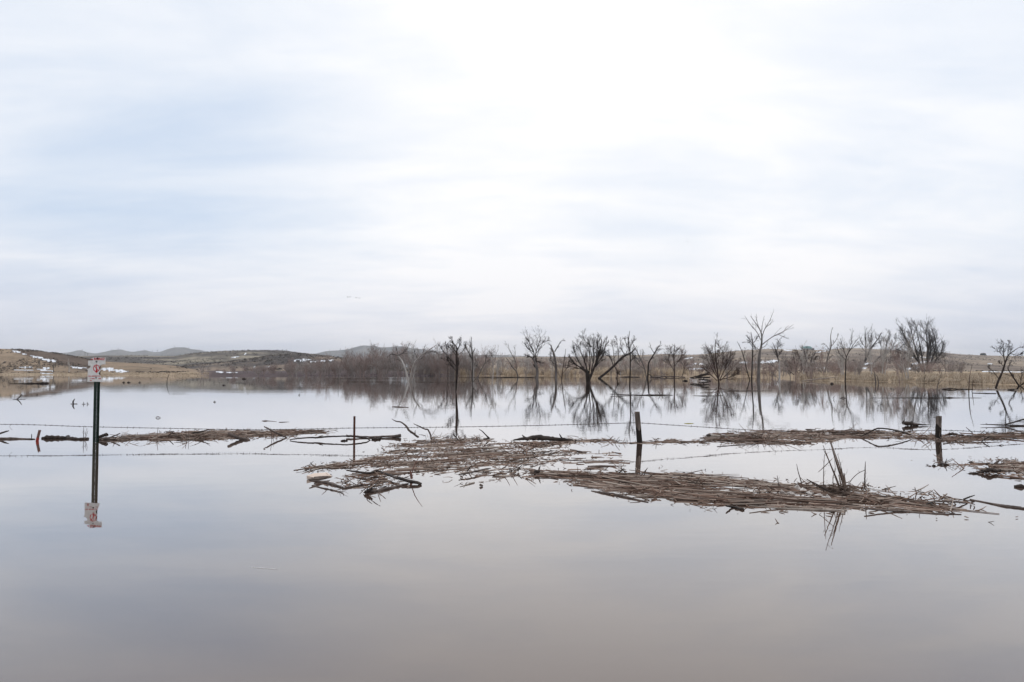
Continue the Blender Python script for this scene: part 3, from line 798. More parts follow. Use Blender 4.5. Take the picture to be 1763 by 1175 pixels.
traced_tree('bare_shrub', 'wide reddish bare thicket bush with a dark curved stem at the bank', 'bush', (1380, 650),
            [[(1376, 651, 2.2), (1386, 645, 2), (1393, 632, 1.6), (1398, 618, 1.1), (1404, 606, .5)], [(1376, 650, 1.2), (1370, 632, .8), (1366, 614, .4)], [(1378, 650, 1.2), (1380, 630, .8), (1376, 610, .4)], [(1380, 648, 1), (1388, 628, .7), (1386, 606, .4)], [(1374, 651, 1), (1358, 638, .6), (1350, 626, .3)], [(1393, 632, .9), (1388, 618, .6), (1386, 604, .3)], [(1396, 625, .8), (1405, 616, .4)]],
            'bark_red', (11, .5, 8, .5, 4, .5, .6, .08))
traced_tree('bare_tree', 'slender pale bare tree with an S-shaped trunk on the bank', 'tree', (1420, 648),
            [[(1419, 650, 1.7), (1422, 632, 1.5), (1426, 612, 1.3), (1431, 596, 1.1), (1430, 580, .7), (1433, 564, .3)], [(1430, 598, .8), (1438, 588, .6), (1444, 576, .3)], [(1428, 602, .7), (1422, 595, .4), (1416, 592, .3)], [(1424, 622, .8), (1432, 612, .5)], [(1419, 645, .9), (1413, 630, .6), (1411, 615, .3)], [(1419, 645, .9), (1412, 640, .6), (1408, 632, .4)]], 'bark_grey', (6, .3, 5, .45, 2, .5, .6, .06))
traced_tree('bare_tree', 'straight thin bare tree with a wide upswept fork at the water edge', 'tree', (1455, 657),
            [[(1455, 659, 1.3), (1456, 635, 1.1), (1457, 616, .9), (1464, 602, .7), (1472, 590, .5), (1478, 583, .3)], [(1457, 615, .8), (1451, 599, .6), (1447, 583, .3)], [(1461, 607, .6), (1465, 590, .4), (1468, 572, .3)], [(1456, 620, .6), (1446, 610, .4), (1441, 598, .3)]], 'bark', (6, .35, 5, .5, 2, .5, .5, .1))
traced_tree('bare_tree', 'dark twin-stemmed bare tree with an arching low branch on the bank', 'tree', (1488, 642),
            [[(1488, 643, 2.2), (1489, 625, 1.9), (1496, 608, 1.5), (1503, 595, 1.2), (1511, 585, .8), (1518, 573, .4)], [(1488, 630, 1.4), (1491, 608, 1.1), (1490, 588, .8), (1489, 562, .3)], [(1486, 638, 1.3), (1480, 631, 1.2), (1472, 632, 1), (1465, 642, .8)], [(1491, 600, .8), (1484, 590, .5), (1480, 580, .3)], [(1497, 606, .8), (1499, 590, .5), (1502, 572, .3)], [(1505, 593, .6), (1516, 588, .4), (1524, 580, .3)]],
            'bark', (8, .35, 6, .5, 3, .5, .55, .1), rmin=.013)
traced_tree('bare_tree', 'bare tree whose grey trunk slants low to the right before the big tree', 'tree', (1497, 643),
            [[(1497, 645, 2.3), (1503, 628, 2), (1514, 615, 1.7), (1527, 607, 1.3), (1545, 602, .9), (1556, 594, .4)], [(1524, 608, 1), (1527, 592, .8), (1531, 574, .4)], [(1516, 614, .9), (1517, 596, .6), (1513, 580, .3)], [(1530, 606, .8), (1540, 592, .5), (1543, 578, .3)], [(1536, 604, .7), (1549, 608, .4)]], 'bark_grey', (9, .42, 6, .5, 3, .5, .55, .12), twigs='bark')
traced_tree('bare_tree', 'largest dark bare tree with many upright stems fanning from one base', 'tree', (1592, 644),
            [[(1592, 646, 3.4), (1588, 636, 2.8), (1582, 624, 2), (1573, 614, 1.6), (1560, 608, 1.1), (1546, 602, .5)], [(1597, 644, 2.2), (1597, 620, 1.7), (1597, 596, 1.1), (1593, 564, .3)], [(1580, 621, 1.3), (1570, 604, 1), (1560, 584, .8), (1549, 563, .35)], [(1586, 632, 1.4), (1578, 608, 1), (1572, 584, .7), (1568, 566, .3)], [(1590, 636, 1.3), (1586, 606, .9), (1580, 578, .5), (1577, 563, .3)],
             [(1598, 634, 1.3), (1607, 612, .9), (1611, 590, .6), (1606, 572, .3)], [(1599, 636, 1.3), (1614, 618, .9), (1621, 604, .6), (1624, 590, .3)], [(1597, 620, 1), (1603, 600, .7), (1600, 576, .4)], [(1592, 640, 1.2), (1604, 628, .8), (1618, 612, .5), (1622, 600, .3)], [(1573, 614, .9), (1562, 596, .6), (1553, 583, .3)], [(1584, 642, 1.4), (1574, 634, 1), (1566, 628, .6)], [(1566, 611, .8), (1556, 618, .5), (1550, 628, .3)]],
            'bark', (13, .42, 8, .5, 4, .5, .5, .12), rmin=.022, lf=1.15)
traced_tree('bare_shrub', 'low dense dark reddish bush between the slanting tree and the largest tree', 'bush', (1545, 642),
            [[(1545, 643, 1.4), (1543, 630, 1), (1540, 614, .5)], [(1546, 642, 1), (1552, 626, .7), (1553, 612, .4)], [(1544, 642, 1), (1533, 630, .6), (1529, 620, .3)], [(1546, 642, 1), (1559, 632, .6), (1563, 624, .3)], [(1545, 640, .9), (1548, 622, .6), (1546, 608, .3)]], 'bark_red', (12, .55, 9, .5, 6, .5, .6, .08))
traced_tree('bare_shrub', 'small pale spreading bush at the right end of the tree group', 'bush', (1629, 645),
            [[(1628, 646, 1.2), (1627, 632, .9), (1622, 616, .4)], [(1629, 645, 1.1), (1634, 630, .8), (1636, 612, .4)], [(1633, 645, 1), (1640, 632, .7), (1643, 620, .3)], [(1628, 644, .9), (1617, 634, .6), (1613, 624, .3)], [(1632, 645, .9), (1648, 642, .5), (1650, 636, .3)]], 'scrub', (9, .5, 7, .5, 3, .5, .55, .08))
traced_tree('bare_tree', 'dark bare tree leaning right at the edge of the water on the far right', 'tree', (1714, 668),
            [[(1714, 670, 2.2), (1719, 656, 2), (1726, 640, 1.8), (1731, 624, 1.5), (1736, 612, 1.1), (1746, 604, .7), (1757, 597, .3)], [(1730, 626, 1), (1728, 610, .8), (1727, 587, .3)], [(1735, 613, .8), (1736, 600, .5), (1737, 590, .3)], [(1729, 616, .7), (1720, 606, .5), (1711, 600, .3)], [(1719, 652, .8), (1710, 640, .6), (1700, 632, .3)], [(1727, 630, .7), (1718, 622, .4)], [(1740, 609, .6), (1752, 612, .4), (1762, 609, .25)]],
            'bark', (8, .35, 6, .5, 3, .5, .7, .06))
traced_tree('bare_tree', 'bare double-stemmed tree cut by the right edge of the photo', 'tree', (1756, 665),
            [[(1756, 667, 1.7), (1748, 655, 1.4), (1740, 643, 1.1), (1735, 634, .7), (1739, 626, .3)], [(1756, 665, 1.5), (1766, 656, 1.2), (1775, 640, .8), (1780, 620, .4)], [(1757, 662, .8), (1759, 645, .5), (1757, 635, .3)]], 'bark', TW)
traced_tree('dead_stalk', 'forked dead snag standing at the bank edge below the arching branch', 'dead stem', (1510, 660),
            [[(1508, 661, 1.1), (1507, 650, 1), (1505, 640, .6)], [(1513, 660, 1.1), (1511, 650, .8), (1507, 644, .5)], [(1506, 648, .4), (1502, 643, .3)]], 'bark_grey', (2, .3, 2, .4, 0, .5, .7, .05))
traced_tree('dead_stalk', 'thin leaning dead stem in shallows in front of the largest tree', 'dead stem', (1613, 673),
            [[(1613, 674, .8), (1614.5, 664, .7), (1618, 652, .5), (1622, 641, .25)], [(1615, 662, .3), (1622, 655, .2)]], 'bark_grey', (3, .3, 2, .4, 0, .5, .6, .05))
traced_tree('dead_stalk', 'faint thin twig standing in shallows left of the leaning stem', 'dead stem', (1591, 668),
            [[(1591, 669, .5), (1591, 658, .4), (1593, 646, .2)], [(1591, 662, .3), (1601, 658, .2), (1612, 654, .15)]], 'bark', (3, .3, 2, .4, 0, .5, .6, .05))
traced_tree('dead_stalk', 'tall thin upright dead stem in open water near the right', 'dead stem', (1668, 681),
            [[(1668, 683, .9), (1668.5, 660, .8), (1670, 645, .5), (1674, 628, .2)]], 'bark_red', (2, .15, 0, .4, 0, .5, .5, .05))
traced_tree('dead_stalk', 'shorter thin dead stem just right of the tall upright stem', 'dead stem', (1673.5, 674),
            [[(1673.5, 675, .7), (1674.5, 662, .5), (1675.5, 650, .2)]], 'bark_red', (3, .2, 0, .4, 0, .5, .6, .05))
traced_tree('dead_stalk', 'bent broken pale branch standing in water below the spire tree', 'dead branch', (813, 663),
            [[(813, 664, 1), (813, 660, .9), (818, 654, .8), (822, 648, .4)], [(813, 661, .4), (818, 666, .2)]], 'bark_grey', (2, .3, 0, .4, 0, .5, .6, .05))
traced_tree('dead_stalk', 'thin dark reed stem standing in water on the far left', 'dead stem', (287.5, 661),
            [[(287.5, 662, .6), (288, 654, .5), (291, 645, .3)], [(290, 648, .3), (293, 642, .2)]], 'bark', (0, .3, 0, .4, 0, .5, .6, .05))
traced_tree('dead_stalk', 'thin upright pole stem in water before the thicket', 'dead stem', (582, 664),
            [[(582, 665, .6), (582.3, 655, .5), (582.6, 645, .3)]], 'bark_grey', (0, .3, 0, .4, 0, .5, .6, .05))
traced_tree('bare_shrub', 'small dark leafless bush alone on the tan slope at the left', 'bush', (348, 643),
            [[(348, 644, 1.0), (346, 637, .8), (342, 632, .4)], [(349, 643, .8), (351, 635, .6), (351, 627, .3)], [(348, 642, .7), (346, 634, .5), (345, 627, .3)], [(348, 643, .7), (339, 639, .4)]], 'scrub', (5, .45, 4, .5, 0, .5, .6, .08), Y=190)
traced_tree('bare_shrub', 'thin leafless sapling on the left hill below the snow', 'bush', (92, 641),
            [[(92, 641, .9), (92, 632, .7), (91.5, 624, .3)], [(92, 634, .4), (97, 630, .3), (103, 629, .2)]], 'bark_grey', (5, .4, 4, .5, 0, .5, .6, .08), Y=250)
traced_tree('bare_tree', 'pale thin dead tree before the dark slope of the left hill', 'tree', (119, 638),
            [[(119, 638, .9), (119, 628, .7), (118, 618, .3)], [(119, 630, .4), (116, 622, .2)]], 'bark_pale', (4, .3, 3, .5, 0, .5, .5, .08), Y=255)

# far thicket: copies of a few bare shrubs and thin trees, each its own thing
rngt = np.random.default_rng(21)
T_B = [shrub_template('thicket_bush', 500 + k, 5.0, 4.6, 12, ['scrub_red', 'scrub', 'scrub_red', 'scrub'][k], 0, (9, .5, 7, .5, 0, .5, .5, .12), 0.04, 0.011) for k in range(4)]
T_T = [shrub_template('thicket_tree', 520 + k, 7.5, 3.4, [1, 2, 3, 2][k], ['bark_grey', 'scrub_red', 'bark_pale', 'scrub'][k], 0.03, (14, .5, 7, .5, 3, .5, .6, .1), 0.075, 0.011) for k in range(4)]
usedB = [True] * 4; usedT = [True] * 4
GB = 'bushes of the far shore thicket'; GT = 'thin trees of the far shore thicket'


def scatter(templ, used, xs, dist, scl, label, cat, group, sxy=1.0):
    for px in xs:
        k = rngt.integers(len(templ))
        Y = ip(px, SHORE) + rngt.uniform(*dist)
        lowr = 0.55 + 0.45 * float(sstep(420, 600, np.array(px))) + 0.28 * float(sstep(580, 640, np.array(px)) * (1 - sstep(840, 870, np.array(px))))     # growth gets lower towards the left end
        place(templ[k], px, Y, rngt.uniform(*scl) * lowr, rngt.uniform(0, 6.28), label[k] if isinstance(label, list) else label, cat, group, used[k], sxy)
        used[k] = False


LB = ['reddish brown bare bush in the thicket on the far shore', 'grey brown bare bush in the thicket on the far shore'] * 2
scatter(T_B, usedB, np.r_[rngt.uniform(395, 470, 10), rngt.uniform(470, 620, 36), rngt.uniform(600, 800, 58), rngt.uniform(780, 860, 8)], (-7, 30), (0.62, 1.12), LB, 'bush', GB)
LT = ['pale grey thin bare tree rising out of the far thicket', 'reddish thin bare tree rising out of the far thicket', 'bleached thin dead tree rising out of the far thicket', 'grey brown thin bare tree rising out of the far thicket']
scatter(T_T, usedT, np.r_[rngt.uniform(480, 600, 16), rngt.uniform(590, 800, 74), rngt.uniform(800, 870, 12)], (-12, 26), (0.5, 0.98), LT, 'tree', GT)
scatter(T_B, usedB, np.r_[rngt.uniform(860, 960, 14), rngt.uniform(960, 1180, 22), rngt.uniform(1190, 1340, 10)], (34, 110), (0.7, 1.15), 'grey brown scrub bush behind the tan reeds', 'bush', 'scrub bushes behind the reeds', 1.5)
scatter(T_B, usedB, np.r_[rngt.uniform(1340, 1470, 24), rngt.uniform(1460, 1560, 14), rngt.uniform(1560, 1660, 10)], (25, 110), (0.45, 0.8), 'low brown scrub bush behind the trees of the right bank', 'bush', 'scrub bushes behind the right bank', 1.4)
scatter(T_B, usedB, rngt.uniform(340, 640, 34), (150, 330), (0.6, 1.1), 'dark scrub bush at the foot of the eroded bluff', 'bush', 'scrub bushes below the bluff', 1.8)
scatter(T_T, usedT, np.r_[rngt.uniform(850, 985, 12), rngt.uniform(985, 1110, 14), rngt.uniform(1110, 1300, 20), rngt.uniform(1340, 1640, 16)], (-6, 30), (0.5, 0.9), 'spindly bare sapling standing among the larger flooded trees', 'tree', 'saplings among the flooded trees')
scatter(T_B, usedB, np.array([940., 975, 990, 1005, 1030, 1052, 1075, 1105, 1128, 1140, 1160, 1180, 1205, 1225, 1260, 1280, 1325, 1350, 1370, 1395, 1440, 1475, 860, 880, 905, 918, 935, 958, 1000, 1020, 1062, 1090, 1098, 1120, 1133, 1150, 1172, 1190, 1250, 1272, 1300, 1315, 1332]), (-10, 10), (0.35, 0.78), 'low tangled bush at the feet of the flooded trees', 'bush', 'bushes at the feet of the flooded trees')

# ------------------------------------------------------------------ things on the far ridges
def pine(seed):
    rng = np.random.default_rng(seed)
    root = empty('pine_tree', (0, 0, 0), '', 'x')
    tb = MB(); tb.tube([(0, 0, -1), (0, 0, 4), (0, 0, 10)], [.35, .25, .1], 6); tb.build('trunk', M['bark'], root)
    cbm = MB()
    for k in range(150):
        z = rng.uniform(3, 10.5); w = 2.6 * (1 - (z - 3) / 8.2) + 0.3; a = rng.uniform(0, 6.28); r = w * rng.uniform(.2, 1)
        c = np.array([math.cos(a) * r, math.sin(a) * r, z]); d = rng.normal(0, .55, (4, 3))
        cbm.add(c + d, [(0, 1, 2), (0, 2, 3)])
    cbm.build('crown', M['pine'], root); return root


PI_ = [pine(1), pine(2)]; pu = [True, True]
for i, px in enumerate([141.5, 192, 203, 221, 237, 248, 262, 271, 300, 325, 343.5, 363.5, 369.5, 478, 486, 493, 598, 620, 645, 685, 567, 586, 640]):
    k = i % 2; far = 4150 if not 470 < px < 500 else 950
    sc = (0.85 if far > 2000 else 0.25) * rngt.uniform(0.7, 1.25)
    place(PI_[k], px, far, sc, rngt.uniform(0, 6), 'tiny dark pine on the skyline of the distant buttes' if far > 2000 else 'tiny dark conifer on the crest of the olive hill', 'tree', 'pines on the skyline', pu[k], 1.0); pu[k] = False


def pole(px, ytop, ybot, Y, label):
    b = at(px, ybot, Y); t = at(px, ytop, Y); hgt = t[2] - b[2]
    root = empty('utility_pole', b, label, 'utility pole', 'utility poles behind the left hill')
    m = MB(); m.tube([(0, 0, -3), (0, 0, hgt)], [.2, .15], 8); m.build('pole', M['bark'], root)
    m = MB(); m.box((0, 0, hgt - 0.7), (2.4, .16, .2)); m.build('crossarm', M['bark'], root)
    m = MB()
    for x in (-1.05, -.4, .4, 1.05): m.tube([(x, 0, hgt - .6), (x, 0, hgt - .3)], [.07, .05], 6)
    m.build('insulator', M['bolt'], root)


pole(146.3, 606.5, 618, 880, 'taller left one of two utility poles behind the left hill')
pole(150.8, 608.5, 618.5, 900, 'shorter right one of two utility poles behind the left hill')

Yh = 985; hb = at(1388.5, 604.2, Yh); hb[2] = gz(1388.5, Yh)
root = empty('house', hb, 'teal round-roofed building on the ridge skyline', 'building')
m = MB(); m.box((0, 0, 0.6), (11.5, 7, 3.2)); m.build('wall', M['siding'], root)
m = MB(); arc = [(6.2 * math.cos(a), 2.1 + 3.0 * math.sin(a)) for a in np.linspace(0, math.pi, 15)]
m.prism(arc[::-1], -3.9, 3.9); rf = m.build('roof', M['teal'], root)
for x in (-3.4, 0.2, 3.2):
    m = MB(); m.box((x, -3.52, 1.0), (1.5, .12, 1.2)); m.build('window', M['dark'], root)
sY = 985
for px, w, lab in ((1399, 3.0, 'dark rounded shrub right beside the teal building'),):
    t = shrub_template('evergreen_bush', 77, 3.2, 4.5, 14, 'bark', 0, (9, .5, 7, .5, 0, .5, .7, .05), .12, .06)
    place(t, px, sY, 1.0, 0, lab, 'bush', None, True)
sb_ = at(1692.5, 614.2, 985); sb_[2] = gz(1692.5, 985)
root = empty('shed', sb_, 'tiny dark shed on the ridge at the far right', 'shed')
m = MB(); m.box((0, 0, .9), (5.4, 4, 2.6)); m.build('wall', M['dark'], root)
m = MB(); m.prism([(-3, 2.2), (3, 2.2), (0, 3.3)], -2.3, 2.3); m.build('roof', M['wet'], root)

# ------------------------------------------------------------------ geese in the sky
def goose(px, py, Y, size, label, heading, flap):
    p = at(px, py, Y)
    root = empty('flying_bird', p, label, 'bird', 'birds flying in the sky')
    root.rotation_euler = (0, 0, heading); root.scale = (size,) * 3
    b = MB(); b.tube([(-.42, 0, 0), (-.3, 0, .02), (0, 0, 0), (.25, 0, .03), (.5, 0, .06), (.62, 0, .07), (.7, 0, .065)], [.02, .07, .11, .08, .035, .045, .01], 8)
    b.build('body', M['feather'], root, smooth=True)
    for s in (-1, 1):
        w = MB(); v = []
        for i, (x0, x1, y, z) in enumerate([(-.14, .14, .07, .03), (-.16, .16, .3, .03 + .12 * flap), (-.14, .08, .55, .03 + .2 * flap), (-.1, -.04, .8, .03 + .22 * flap)]):
            for dz_ in (.012, -.012): v += [(x1, s * y, z + dz_), (x0, s * y, z + dz_)]
        f = []
        for i in range(3):
            o = i * 4; f += [(o, o + 1, o + 5, o + 4), (o + 2, o + 6, o + 7, o + 3), (o, o + 4, o + 6, o + 2), (o + 1, o + 3, o + 7, o + 5)]
        f += [(0, 2, 3, 1), (12, 13, 15, 14)]
        w.add(v, f); w.build('wing', M['feather'], root)


goose(598.5, 512, 330, .85, 'leftmost of four distant birds flying in a row', 0.3, .9)
goose(602.5, 511.5, 335, .8, 'second bird from the left in the flying row', 0.2, -.3)
goose(613, 513, 340, .85, 'third bird from the left in the flying row', 0.3, .6)
goose(618.5, 513.5, 335, .8, 'rightmost of four distant birds flying in a row', 0.3, -.5)
goose(1183, 416, 260, .7, 'lone bird high in the cloudy sky right of centre', 0.9, .5)

# ------------------------------------------------------------------ reed mats afloat
def inside(px, py, poly):
    r = np.zeros(px.shape, bool); n = len(poly)
    for i in range(n):
        x1, y1 = poly[i]; x2, y2 = poly[(i + 1) % n]
        c = ((y1 > py) != (y2 > py)) & (px < (x2 - x1) * (py - y1) / (y2 - y1 + 1e-9) + x1)
        r ^= c
    return r


def to_px(x, y, z=0.0):
    f = y * CP + (z - H) * SP_; u = -y * SP_ + (z - H) * CP
    return CX + x / f * F, CY - u / f * F


def reed_mat(label, poly, n, ang, dang, lmin, lmax, hmax, hole, seed, rr=(0.0035, 0.011), chips=0.35, spill=6, tangles=()):
    rng = np.random.default_rng(seed)
    W3 = np.array([wat(a, b) for a, b in poly]); lo = W3.min(0); hi = W3.max(0)
    mb = MB(); xs = []; 
    x = rng.uniform(lo[0], hi[0], n * 14); y = rng.uniform(lo[1], hi[1], n * 14)
    px, py = to_px(x, y)
    jx = (fbm(x * 2.3, y * 2.3, seed + 1, 4) - 0.5) * spill * 4; jy = (fbm(x * 2.3, y * 2.3, seed + 2, 4) - 0.5) * spill * 1.6
    ca_, sa_ = math.cos(ang), math.sin(ang); d = fbm((x * ca_ + y * sa_) * .9, (y * ca_ - x * sa_) * 2.4, seed + 3, 5)
    ok = inside(px + jx, py + jy, poly) & (d + rng.normal(0, 0.03, d.shape) > hole)
    x, y, d = x[ok], y[ok], d[ok]
    xs_, ys_ = x[:n], y[:n]; d = d[:n]; m = len(xs_)
    L = lmin + (lmax - lmin) * rng.random(m) ** 2.2
    swirl = (fbm(xs_ * .8, ys_ * .5, seed + 8, 2) - .5) * 1.1
    a = ang + swirl + rng.normal(0, dang, m)
    stray = (rng.random(m) < 0.16) & (L < .5); a = np.where(stray, rng.uniform(0, 3.14, m), a)
    for sg_ in (-.5, .5):
        ex, ey = to_px(xs_ + np.cos(a) * L * sg_, ys_ + np.sin(a) * L * sg_)
        L = np.where(inside(ex, ey, poly) | (rng.random(m) < .12), L, L * .35)
    el = rng.normal(0, 0.035, m); el = np.where((rng.random(m) < .03) & (L < .4), rng.uniform(.15, .9, m), el)
    dirv = np.stack([np.cos(a) * np.cos(el), np.sin(a) * np.cos(el), np.sin(el)], -1)
    thick = np.clip((d - hole) * 5, 0.05, 1)
    zc_ = -0.004 + hmax * thick * rng.random(m) ** 1.6
    t = np.linspace(-.5, .5, 4)[None, :, None]
    P = np.stack([xs_, ys_, zc_], -1)[:, None, :] + dirv[:, None, :] * t * L[:, None, None]
    bend = rng.normal(0, .035, (m, 1, 3)) * np.array([1, 1, .25]) * L[:, None, None]
    P = P + bend * (1 - (2 * t) ** 2)
    P[..., 2] = np.maximum(P[..., 2], 0.001)
    r = rng.uniform(rr[0], rr[1], m)
    RR = r[:, None] * np.array([1, 1, .9, .6])[None]
    mb.tubes(P, RR, 4)
    k = int(n * chips)        # short broken bits, seed heads and crumbs
    x, y = x[n // 3:], y[n // 3:]
    if len(x) > 5:
        sel = rng.integers(0, len(x), k); c = np.stack([x[sel] + rng.normal(0, .16, k), y[sel] + rng.normal(0, .3, k), rng.uniform(0.0, .006 + hmax * .25, k)], -1)
        q = to_px(c[:, 0], c[:, 1]); a = rng.uniform(0, 6.28, k); L = rng.uniform(.015, .10, k)
        dv = np.stack([np.cos(a), np.sin(a), rng.normal(.1, .35, k)], -1) * L[:, None] * .5
        P = np.stack([c - dv, c, c + dv], 1); P[..., 2] = np.maximum(P[..., 2], 0.0)
        mb.tubes(P, rng.uniform(.002, .007, k)[:, None] * np.array([.7, 1, .5])[None], 4)
    for (a_, b_, k, sz) in tangles:      # knots of crossed broken stems
        c = wat(a_, b_); p0 = np.stack([c[0] + rng.normal(0, sz * .45, k), c[1] + rng.normal(0, sz * .8, k), rng.uniform(-.01, .05, k)], -1)
        k = max(6, int(k * .6)); p0 = p0[:k]; a = rng.uniform(0, 6.28, k); e = np.abs(rng.normal(0, .30, k)); L = rng.uniform(.2, 1.0, k) ** 1.5 * sz * 1.1
        dv = np.stack([np.cos(a) * np.cos(e), np.sin(a) * np.cos(e), np.sin(e)], -1)
        kk = dv + rng.normal(0, .25, (k, 3))
        P = np.stack([p0, p0 + dv * L[:, None] * .5, p0 + (dv * .55 + kk * .45) * L[:, None]], 1); P[..., 2] = np.maximum(P[..., 2], 0.0)
        mb.tubes(P, rng.uniform(.003, .008, k)[:, None] * np.array([1, .85, .5])[None], 4)
    o = mb.build('reed_debris', M['reed'])
    return tag(o, label, 'floating reeds', None, 'stuff')


MAIN = [(519, 815), (528, 803), (575, 797), (625, 792), (655, 782), (668, 770), (690, 764), (690, 755), (745, 755), (820, 757), (880, 759), (960, 760), (1000, 758), (985, 766), (965, 770), (980, 778), (985, 789), (960, 795),
        (935, 800), (910, 808), (895, 818), (870, 824), (820, 819), (780, 817), (725, 821), (700, 829), (660, 838), (630, 834), (600, 822), (560, 812), (540, 817)]
RIGHT = [(900, 806), (935, 808), (960, 812), (1000, 816), (1100, 816), (1150, 814), (1190, 814), (1230, 822), (1290, 825), (1330, 830), (1390, 836), (1430, 832), (1480, 838), (1530, 845), (1600, 853), (1655, 859), (1668, 866), (1630, 869), (1668, 880), (1640, 883),
         (1560, 879), (1450, 878), (1370, 876), (1290, 871), (1250, 873), (1200, 867), (1150, 860), (1110, 857), (1060, 846), (1020, 842), (960, 832), (925, 822)]
BACKL = [(185, 757), (210, 751), (260, 748), (310, 745), (400, 742), (520, 741), (568, 744), (560, 747), (500, 751), (430, 754), (380, 756), (330, 759), (250, 759), (200, 758)]
BACKR = [(1212, 758), (1222, 750), (1260, 745), (1320, 742), (1400, 741), (1470, 742), (1500, 742), (1580, 746), (1620, 750), (1640, 752), (1700, 748), (1763, 746), (1830, 746), (1830, 757), (1763, 756), (1700, 757), (1690, 763), (1640, 763), (1590, 758), (1560, 756), (1500, 755), (1450, 756), (1430, 763), (1340, 764), (1250, 762)]
FARR = [(1605, 802), (1620, 797), (1665, 797), (1700, 798), (1763, 797), (1850, 796), (1850, 830), (1763, 827), (1720, 821), (1690, 817), (1662, 815), (1700, 806), (1640, 805)]
THIN = [(985, 758), (1040, 757), (1095, 760), (1140, 758), (1190, 757), (1215, 758), (1215, 761), (1160, 763), (1100, 765), (1030, 763), (990, 763)]
reed_mat('large floating mat of brown dead reeds in the middle, below the two curved branches', MAIN, 760, R(24), .45, .06, 1.0, .016, .465, 201, rr=(.0018, .0078), chips=2.2,
         tangles=[(745, 757, 40, .25), (820, 758, 40, .22), (890, 815, 60, .28), (735, 797, 35, .2), (905, 781, 90, .35), (650, 838, 45, .22), (600, 828, 40, .22), (990, 759, 30, .2), (540, 806, 25, .16), (670, 800, 40, .25), (800, 825, 20, .15)])
reed_mat('long thick raft of dead reed stalks carrying the upright tussock', RIGHT, 760, R(-24), .27, .10, 1.5, .032, .475, 202, rr=(.002, .0092), chips=1.0,
         tangles=[(1070, 812, 20, .16), (1130, 850, 50, .26), (1318, 852, 45, .16), (1390, 838, 40, .2), (1505, 868, 50, .2), (1600, 856, 40, .2), (1200, 840, 40, .25), (1000, 822, 40, .2), (1560, 858, 40, .25), (1488, 843, 40, .12)])
reed_mat('narrow band of floating reeds behind the fence between sign and rusty post', BACKL, 560, R(5), .42, .10, 1.0, .04, .38, 203, rr=(.003, .009), chips=1.0,
         tangles=[(270, 757, 40, .3), (340, 756, 50, .35), (480, 749, 50, .3), (215, 756, 30, .25), (400, 752, 30, .25)])
reed_mat('band of dead reeds and twigs drifted against the grey square-topped post', BACKR, 760, R(0), .55, .10, .9, .055, .40, 204, chips=1.2,
         tangles=[(1305, 756, 90, .42), (1330, 760, 60, .35), (1262, 759, 50, .35), (1400, 752, 50, .3), (1600, 756, 80, .4), (1635, 754, 50, .3), (1700, 754, 40, .3), (1755, 751, 60, .35), (1480, 748, 40, .3)])
reed_mat('dark broken reed scraps afloat at the right edge near the front', FARR, 260, R(-10), .6, .05, .55, .035, .49, 205, chips=2.2, tangles=[(1700, 812, 60, .2), (1625, 799, 25, .15), (1755, 804, 40, .2)])
reed_mat('thin line of reed scraps at the foot of the leaning wooden post', THIN, 150, R(3), .3, .1, .8, .025, .42, 206, chips=.8, tangles=[(1060, 762, 25, .25), (1130, 761, 20, .2)])
reed_mat('loose reed straws drifting between the two front mats', [(960, 772), (1070, 780), (1080, 800), (1040, 812), (960, 806)], 46, R(4), .25, .12, .7, .006, .30, 207, chips=.6)

# ------------------------------------------------------------------ driftwood, each piece a thing
def wood(name, label, cat, limbs, mt='drift', row=None, k=8, group=None, knots=0.0, sub=None, twg=0):
    """limbs: photo polylines (px, py, radius px[, depth shift m]); lying on the water unless row gives the row of the contact with the water"""
    SEED[0] += 1; rng = np.random.default_rng(SEED[0]); root = None; first = None
    mb = MB(); allp = []
    for li, l in enumerate(limbs):
        pts = []
        for p in l:
            if row is None:
                Y = depth(p[1]); r_ = p[2] * Y / F; q = wat(p[0], p[1], r_ * 0.45 + (0.035 if any(inside(np.array([float(p[0])]), np.array([float(p[1])]), q_)[0] for q_ in (MAIN, RIGHT)) else 0.0))
            else:
                Y = depth(row) + (p[3] if len(p) > 3 else 0.0); r_ = p[2] * Y / F; q = at(p[0], p[1], Y)
            pts.append((*q, r_))
        n = max(10, 5 * len(pts)); P = smooth_line(pts, n)
        rj = 1 + knots * (vnoise(np.arange(n) * 0.9, np.full(n, li * 7.3), SEED[0]) - .5) * 2
        wob = rng.normal(0, .12 + knots * .3, (n, 3)) * P[:, 3:4] ; wob[0] = 0
        mb.tube(P[:, :3] + wob, P[:, 3] * rj, k)
        allp.append(P)
    if twg:
        Q = np.array([resample(P, 6) for P in allp])
        T1, R1 = spawn(Q[:, :, :3], Q[:, :, 3], twg, .22, .8, .08, rng, .15, 4, .45, rmin=.003)
        mb.tubes(T1, R1, 4)
    loc = allp[0][0][:3].copy(); localise(mb, loc)
    o = mb.build(name, M[mt], smooth=True); o.location = tuple(loc)
    return tag(o, label, cat, group)


